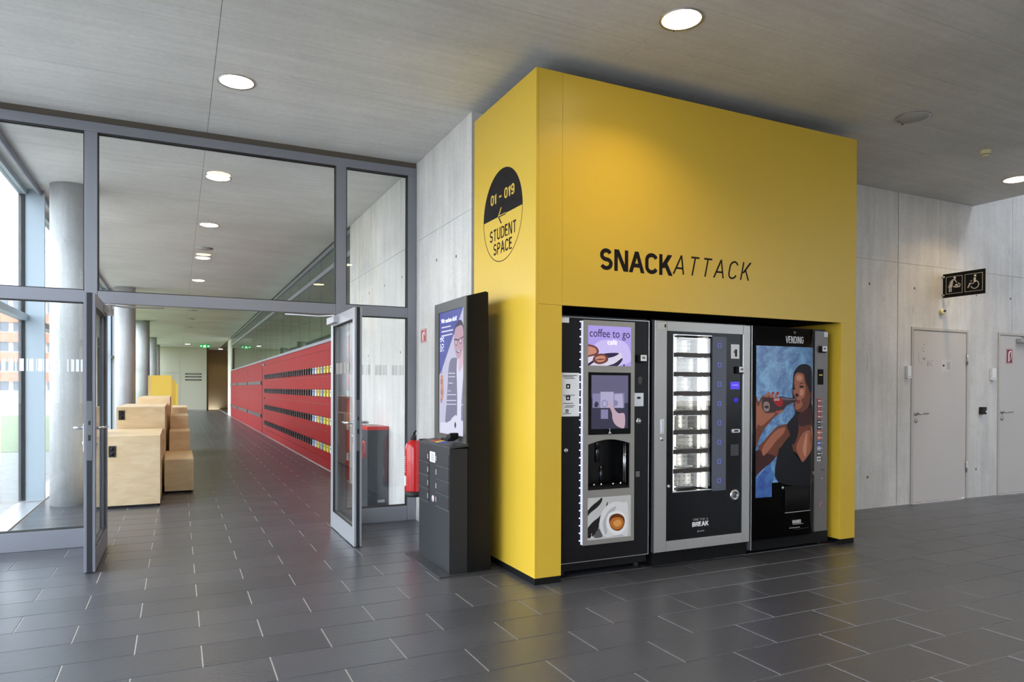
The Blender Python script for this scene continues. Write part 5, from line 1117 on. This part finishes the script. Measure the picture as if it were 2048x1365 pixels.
for k in range(3):
    x = 8.262 + k * 0.024; q.prism([(x, 1.652), (x + 0.004, 1.652), (x + 0.012, 1.63), (x + 0.004, 1.608), (x + 0.012, 1.585), (x + 0.006, 1.562), (x + 0.002, 1.562), (x + 0.008, 1.585), (x, 1.608), (x + 0.008, 1.63)], 'XZ', YB - 0.0063, YB - 0.0058)
q.prism([(8.175, 1.615), (8.188, 1.622), (8.2, 1.614), (8.212, 1.622), (8.222, 1.612), (8.206, 1.60), (8.2, 1.59), (8.19, 1.60)], 'XZ', YB - 0.0063, YB - 0.0058); q.put('print', M_INK, n)
q = MB(); yy = YB - 0.0048
q.tube([(7.79 + 0.05 * math.cos(a), yy, 1.70 + 0.075 * math.sin(a)) for a in [math.pi * (0.75 + i / 8) for i in range(9)]], 0.0012, 4)
q.box(7.80, 7.825, yy - .0005, yy, 1.80, 1.806); q.box(7.81, 7.84, yy - .0005, yy, 1.765, 1.771); q.prism([(7.81, 1.69), (7.85, 1.66), (7.87, 1.70), (7.86, 1.70), (7.848, 1.675), (7.815, 1.70)], 'XZ', yy - .0005, yy); q.box(7.83, 7.845, yy - .0005, yy, 1.84, 1.85)
q.tube([(7.905 + 0.0, yy, 1.66), (7.905, yy, 1.60), (7.912, yy, 1.595)], 0.002, 4); q.tube([(7.935, yy, 1.66), (7.935, yy, 1.60)], 0.002, 4); q.tube([(7.99 + 0.025 * math.cos(a), yy, 1.63 + 0.034 * math.sin(a)) for a in [math.pi * (0.3 + 1.3 * i / 8) for i in range(9)]], 0.002, 4)
q.put('scribble', MATS['grey_print'], d3)
fs = tag(MB().box(9.445, 9.585, YB - 0.0058, YB - 0.0042, 1.655, 1.845).put('fire_sign', mat('dark_sign_red', (140, 24, 36), 0.4)), 'red fire hose sign stuck on the grey door at the right edge', 'sign')
q = MB(); yy = YB - 0.0066
for b in ((9.45, 9.58, 1.835, 1.84), (9.45, 9.58, 1.66, 1.665), (9.45, 9.455, 1.665, 1.835), (9.575, 9.58, 1.665, 1.835)): q.box(b[0], b[1], yy, yy + 0.0008, b[2], b[3])
q.box(9.49, 9.515, yy, yy + 0.0008, 1.68, 1.77); q.prism([(9.49, 1.77), (9.515, 1.77), (9.525, 1.80), (9.55, 1.805), (9.553, 1.76), (9.535, 1.70), (9.543, 1.697), (9.565, 1.765), (9.56, 1.82), (9.52, 1.818), (9.498, 1.80)], 'XZ', yy, yy + 0.0008); q.put('pictogram', M_WHITE, fs)
for x0, x1, z0, z1, lab in ((7.513, 7.576, 1.450, 1.592, 'white wall switch box beside the door with paper notices'), (9.112, 9.192, 1.445, 1.59, 'white wall switch box between the two grey doors')):
    t = tag(MB().box(x0, x1, YB - 0.035, YB - 0.001, z0, z1, 0.004).put('switch_box', M_WHITE), lab, 'switch'); q = MB(); q.box(x0 + 0.015, x1 - 0.015, YB - 0.0362, YB - 0.035, z0 + 0.018, z0 + 0.024); q.put('slot', MATS['grey_print'], t)
t = tag(MB().box(8.90, 8.975, YB - 0.05, YB - 0.001, 1.02, 1.11, 0.004).put('door_stopper', M_DARK), 'small black wall bracket between the two grey doors', 'bracket'); q = MB(); q.box(8.95, 8.98, YB - 0.056, YB - 0.05, 1.045, 1.065); q.put('pad', M_PAPER, t)
# motion sensor above door
t = thing('motion_sensor', 'small cream motion sensor above the door with notices', 'sensor', (8.15, YB, 2.24))
q = MB(); q.lathe([(0, 0), (0.036, 0), (0.035, -0.025), (0.024, -0.038), (0, -0.04)], (0, -0.001, 0), 'y'); q.put('housing', mat('cream_plastic', (226, 214, 170), 0.5), t, local=True)
q = MB(); q.box(-0.014, 0.026, -0.046, -0.036, 0.0, 0.022, 0.003); q.put('lens', M_DARK, t, local=True)
# projecting pictogram sign
sg = thing('toilet_sign', 'black projecting sign with baby changing and wheelchair symbols', 'sign', (8.17, YB, 2.40))
MB().box(8.166, 8.174, 4.765, 5.245, 2.406, 2.686, 0.001).put('plate', M_BLACKM, sg)
xa, xb = 8.1648, 8.166
def fr(y0, y1, z0, z1):
    q = MB(); t_ = 0.004
    q.box(xa, xb, y0, y1, z1 - t_, z1); q.box(xa, xb, y0, y1, z0, z0 + t_); q.box(xa, xb, y0, y0 + t_, z0 + t_, z1 - t_); q.box(xa, xb, y1 - t_, y1, z0 + t_, z1 - t_); return q
MW = mat('sign_white', (214, 206, 196), 0.5)
fr(5.018, 5.208, 2.446, 2.648).put('sign_border', MW, sg); fr(4.792, 4.99, 2.446, 2.648).put('sign_border', MW, sg)
def Y1(u): return 5.113 - u
q = MB()
def pv(mb, base, pts): mb.prism([(base - u, z) for u, z in pts], 'YZ', xa, xb)
pv(q, 5.113, [(-0.055, 2.545), (-0.045, 2.575), (-0.015, 2.600), (0.005, 2.600), (0.03, 2.565), (0.036, 2.568), (0.012, 2.612), (-0.02, 2.612), (-0.05, 2.592), (-0.068, 2.53)])
pv(q, 5.113, [(-0.045, 2.59), (-0.01, 2.595), (-0.018, 2.55), (-0.02, 2.52), (-0.07, 2.52), (-0.06, 2.56)]); pv(q, 5.113, [(-0.06, 2.518), (-0.048, 2.518), (-0.048, 2.468), (-0.06, 2.468)]); pv(q, 5.113, [(-0.04, 2.518), (-0.028, 2.518), (-0.028, 2.468), (-0.04, 2.468)])
q.lathe([(0, 0), (0.014, 0), (0.014, 0.0012), (0, 0.0012)], (xa, 5.107, 2.628), 'x', 14); q.lathe([(0, 0), (0.009, 0), (0.009, 0.0012), (0, 0.0012)], (xa, 5.058, 2.556), 'x', 12)
pv(q, 5.113, [(-0.005, 2.535), (0.02, 2.525), (0.06, 2.527), (0.068, 2.55), (0.076, 2.55), (0.068, 2.514), (0.02, 2.512), (-0.008, 2.522)]); pv(q, 5.113, [(0.008, 2.538), (0.02, 2.555), (0.045, 2.548), (0.05, 2.532), (0.02, 2.532)])
q.put('baby_symbol', MW, sg, 'pale baby changing symbol')
q = MB(); b0 = 4.891
q.lathe([(0, 0), (0.013, 0), (0.013, 0.0012), (0, 0.0012)], (xa, 4.876, 2.620), 'x', 14)
pv(q, b0, [(0.0, 2.602), (0.022, 2.602), (0.026, 2.548), (0.0, 2.545), (-0.045, 2.548), (-0.07, 2.492), (-0.058, 2.488), (-0.034, 2.532), (0.0, 2.53)]); pv(q, b0, [(0.0, 2.572), (-0.035, 2.570), (-0.035, 2.562), (0.0, 2.56)])
ring = [(0.048 * math.sin(a), 0.048 * math.cos(a)) for a in [math.radians(20 + 230 * i / 20) for i in range(21)]]
pv(q, b0, [(0.012 + u, 2.520 + v) for u, v in ring] + [(0.012 + u * .82, 2.520 + v * .82) for u, v in reversed(ring)])
q.put('wheelchair_symbol', MW, sg, 'pale wheelchair user symbol')
q = MB()
for z in (2.437, 2.650): q.cyl((8.17, 5.225, z), 0.012, 0.031, 'y', 12)
q.put('standoff', M_STEEL, sg)
q = MB(); q.cyl((8.17, 4.86, 2.385), 0.008, 0.021, 'z', 12); q.put('stud', M_STEEL, sg)
# smoke detector and ceiling speaker discs
t = thing('smoke_detector', 'small cream smoke detector on the ceiling above the right-hand floor', 'smoke detector', (6.81, 3.98, CZ))
q = MB(); q.lathe([(0, 0), (0.048, 0), (0.046, -0.028), (0.034, -0.036), (0.034, -0.05), (0.022, -0.058), (0, -0.058)]); q.put('housing', MATS['cream_plastic'], t, local=True)
q = MB(); q.lathe([(0.0345, -0.041), (0.0355, -0.041), (0.0355, -0.046), (0.0345, -0.046)]); q.put('vent_ring', M_DARK, t, local=True)

# ------------------------------------------------------------ ceiling downlights
def lamp_rig(lit, power, diff=None):
    pass
q = MB(); q.lathe([(0.118, 0.0), (0.132, 0.0), (0.132, -0.006), (0.118, -0.004)], n=32); rim_me = q.mesh('rim', M_STEEL)
q = MB(); q.lathe([(0, -0.016), (0.06, -0.0145), (0.10, -0.009), (0.118, -0.002), (0.118, 0.0), (0, 0.0)], n=32); on_me = q.mesh('diffuser', M_LAMP)
q = MB(); q.lathe([(0, -0.0035), (0.118, -0.0035), (0.118, 0.0), (0, 0.0)], n=32); off_me = q.mesh('diffuser', M_OFF)
q = MB(); q.box(0.04, 0.045, 0.112, 0.125, -0.012, -0.004); clip_me = q.mesh('clip', M_DARK)
LW = {}
def downlight(x, y, lit, label, group, power=LAMPW, z=CZ):
    t = thing('ceiling_light', label, 'ceiling light', (x, y, z - 0.0015), group)
    link('rim', rim_me, t); link('diffuser', on_me if lit else off_me, t); link('clip', clip_me, t)
    if lit and power:
        k = ('L', power)
        if k not in LW:
            l = bpy.data.lights.new('downlight', 'AREA'); l.shape = 'DISK'; l.size = 0.2; l.energy = power; l.color = (1.0, 0.74, 0.42); l.spread = math.radians(128); LW[k] = l
        o = bpy.data.objects.new('lamp', LW[k]); C.objects.link(o); o.parent = t; o.location = (0, 0, -0.019)
    return t
GL = 'lit round downlights'
downlight(0.386, 5.50, True, 'lit round downlight in front of the glass partition', 'lit round downlights of the hall')
downlight(2.752, 3.383, True, 'lit round downlight right above the front of the yellow box', 'lit round downlights of the hall')
downlight(5.455, 3.767, False, 'unlit round ceiling disc to the right of the yellow box', 'unlit ceiling discs')
downlight(8.044, 4.38, True, 'lit round downlight near the two grey doors', 'lit round downlights of the hall')
for i, y in enumerate((8.09, 10.5, 13.22, 16.04, 18.89)):
    downlight(0.386, y, True, ['first', 'second', 'third', 'fourth', 'fifth'][i] + ' lit downlight beyond the glass partition, counting down the corridor', 'lit round downlights of the corridor', LAMPW * 0.5)
downlight(0.386, 12.31, False, 'unlit ceiling disc between the second and third lit corridor downlights', 'unlit ceiling discs')
for i, y in enumerate((22.4, 25.2, 28.6)): downlight(0.386, y, False, ['nearer', 'middle', 'farther'][i] + ' of three unlit discs far down the corridor ceiling', 'unlit ceiling discs')
downlight(0.45, 40.0, True, 'lit downlight just before the pale end wall', 'lit round downlights of the corridor', LAMPW * 0.5)
downlight(2.25, 44.2, True, 'lit downlight in the brown recess at the corridor end', 'lit round downlights of the corridor', LAMPW)
# unseen downlights, added to light the rear of the hall
for x, y, l in ((0.386, 0.6, 'over the camera by the facade'), (2.752, 0.7, 'over the middle of the hall'), (5.455, 0.9, 'opposite the right end of the yellow box'), (2.752, -2.0, 'near the street front, middle'), (5.455, -2.0, 'near the street front, towards the stair hall'), (8.04, 1.2, 'beside the stair hall opening')): downlight(x, y, True, 'added unseen lit downlight ' + l, 'added unseen downlights over the rear of the hall')
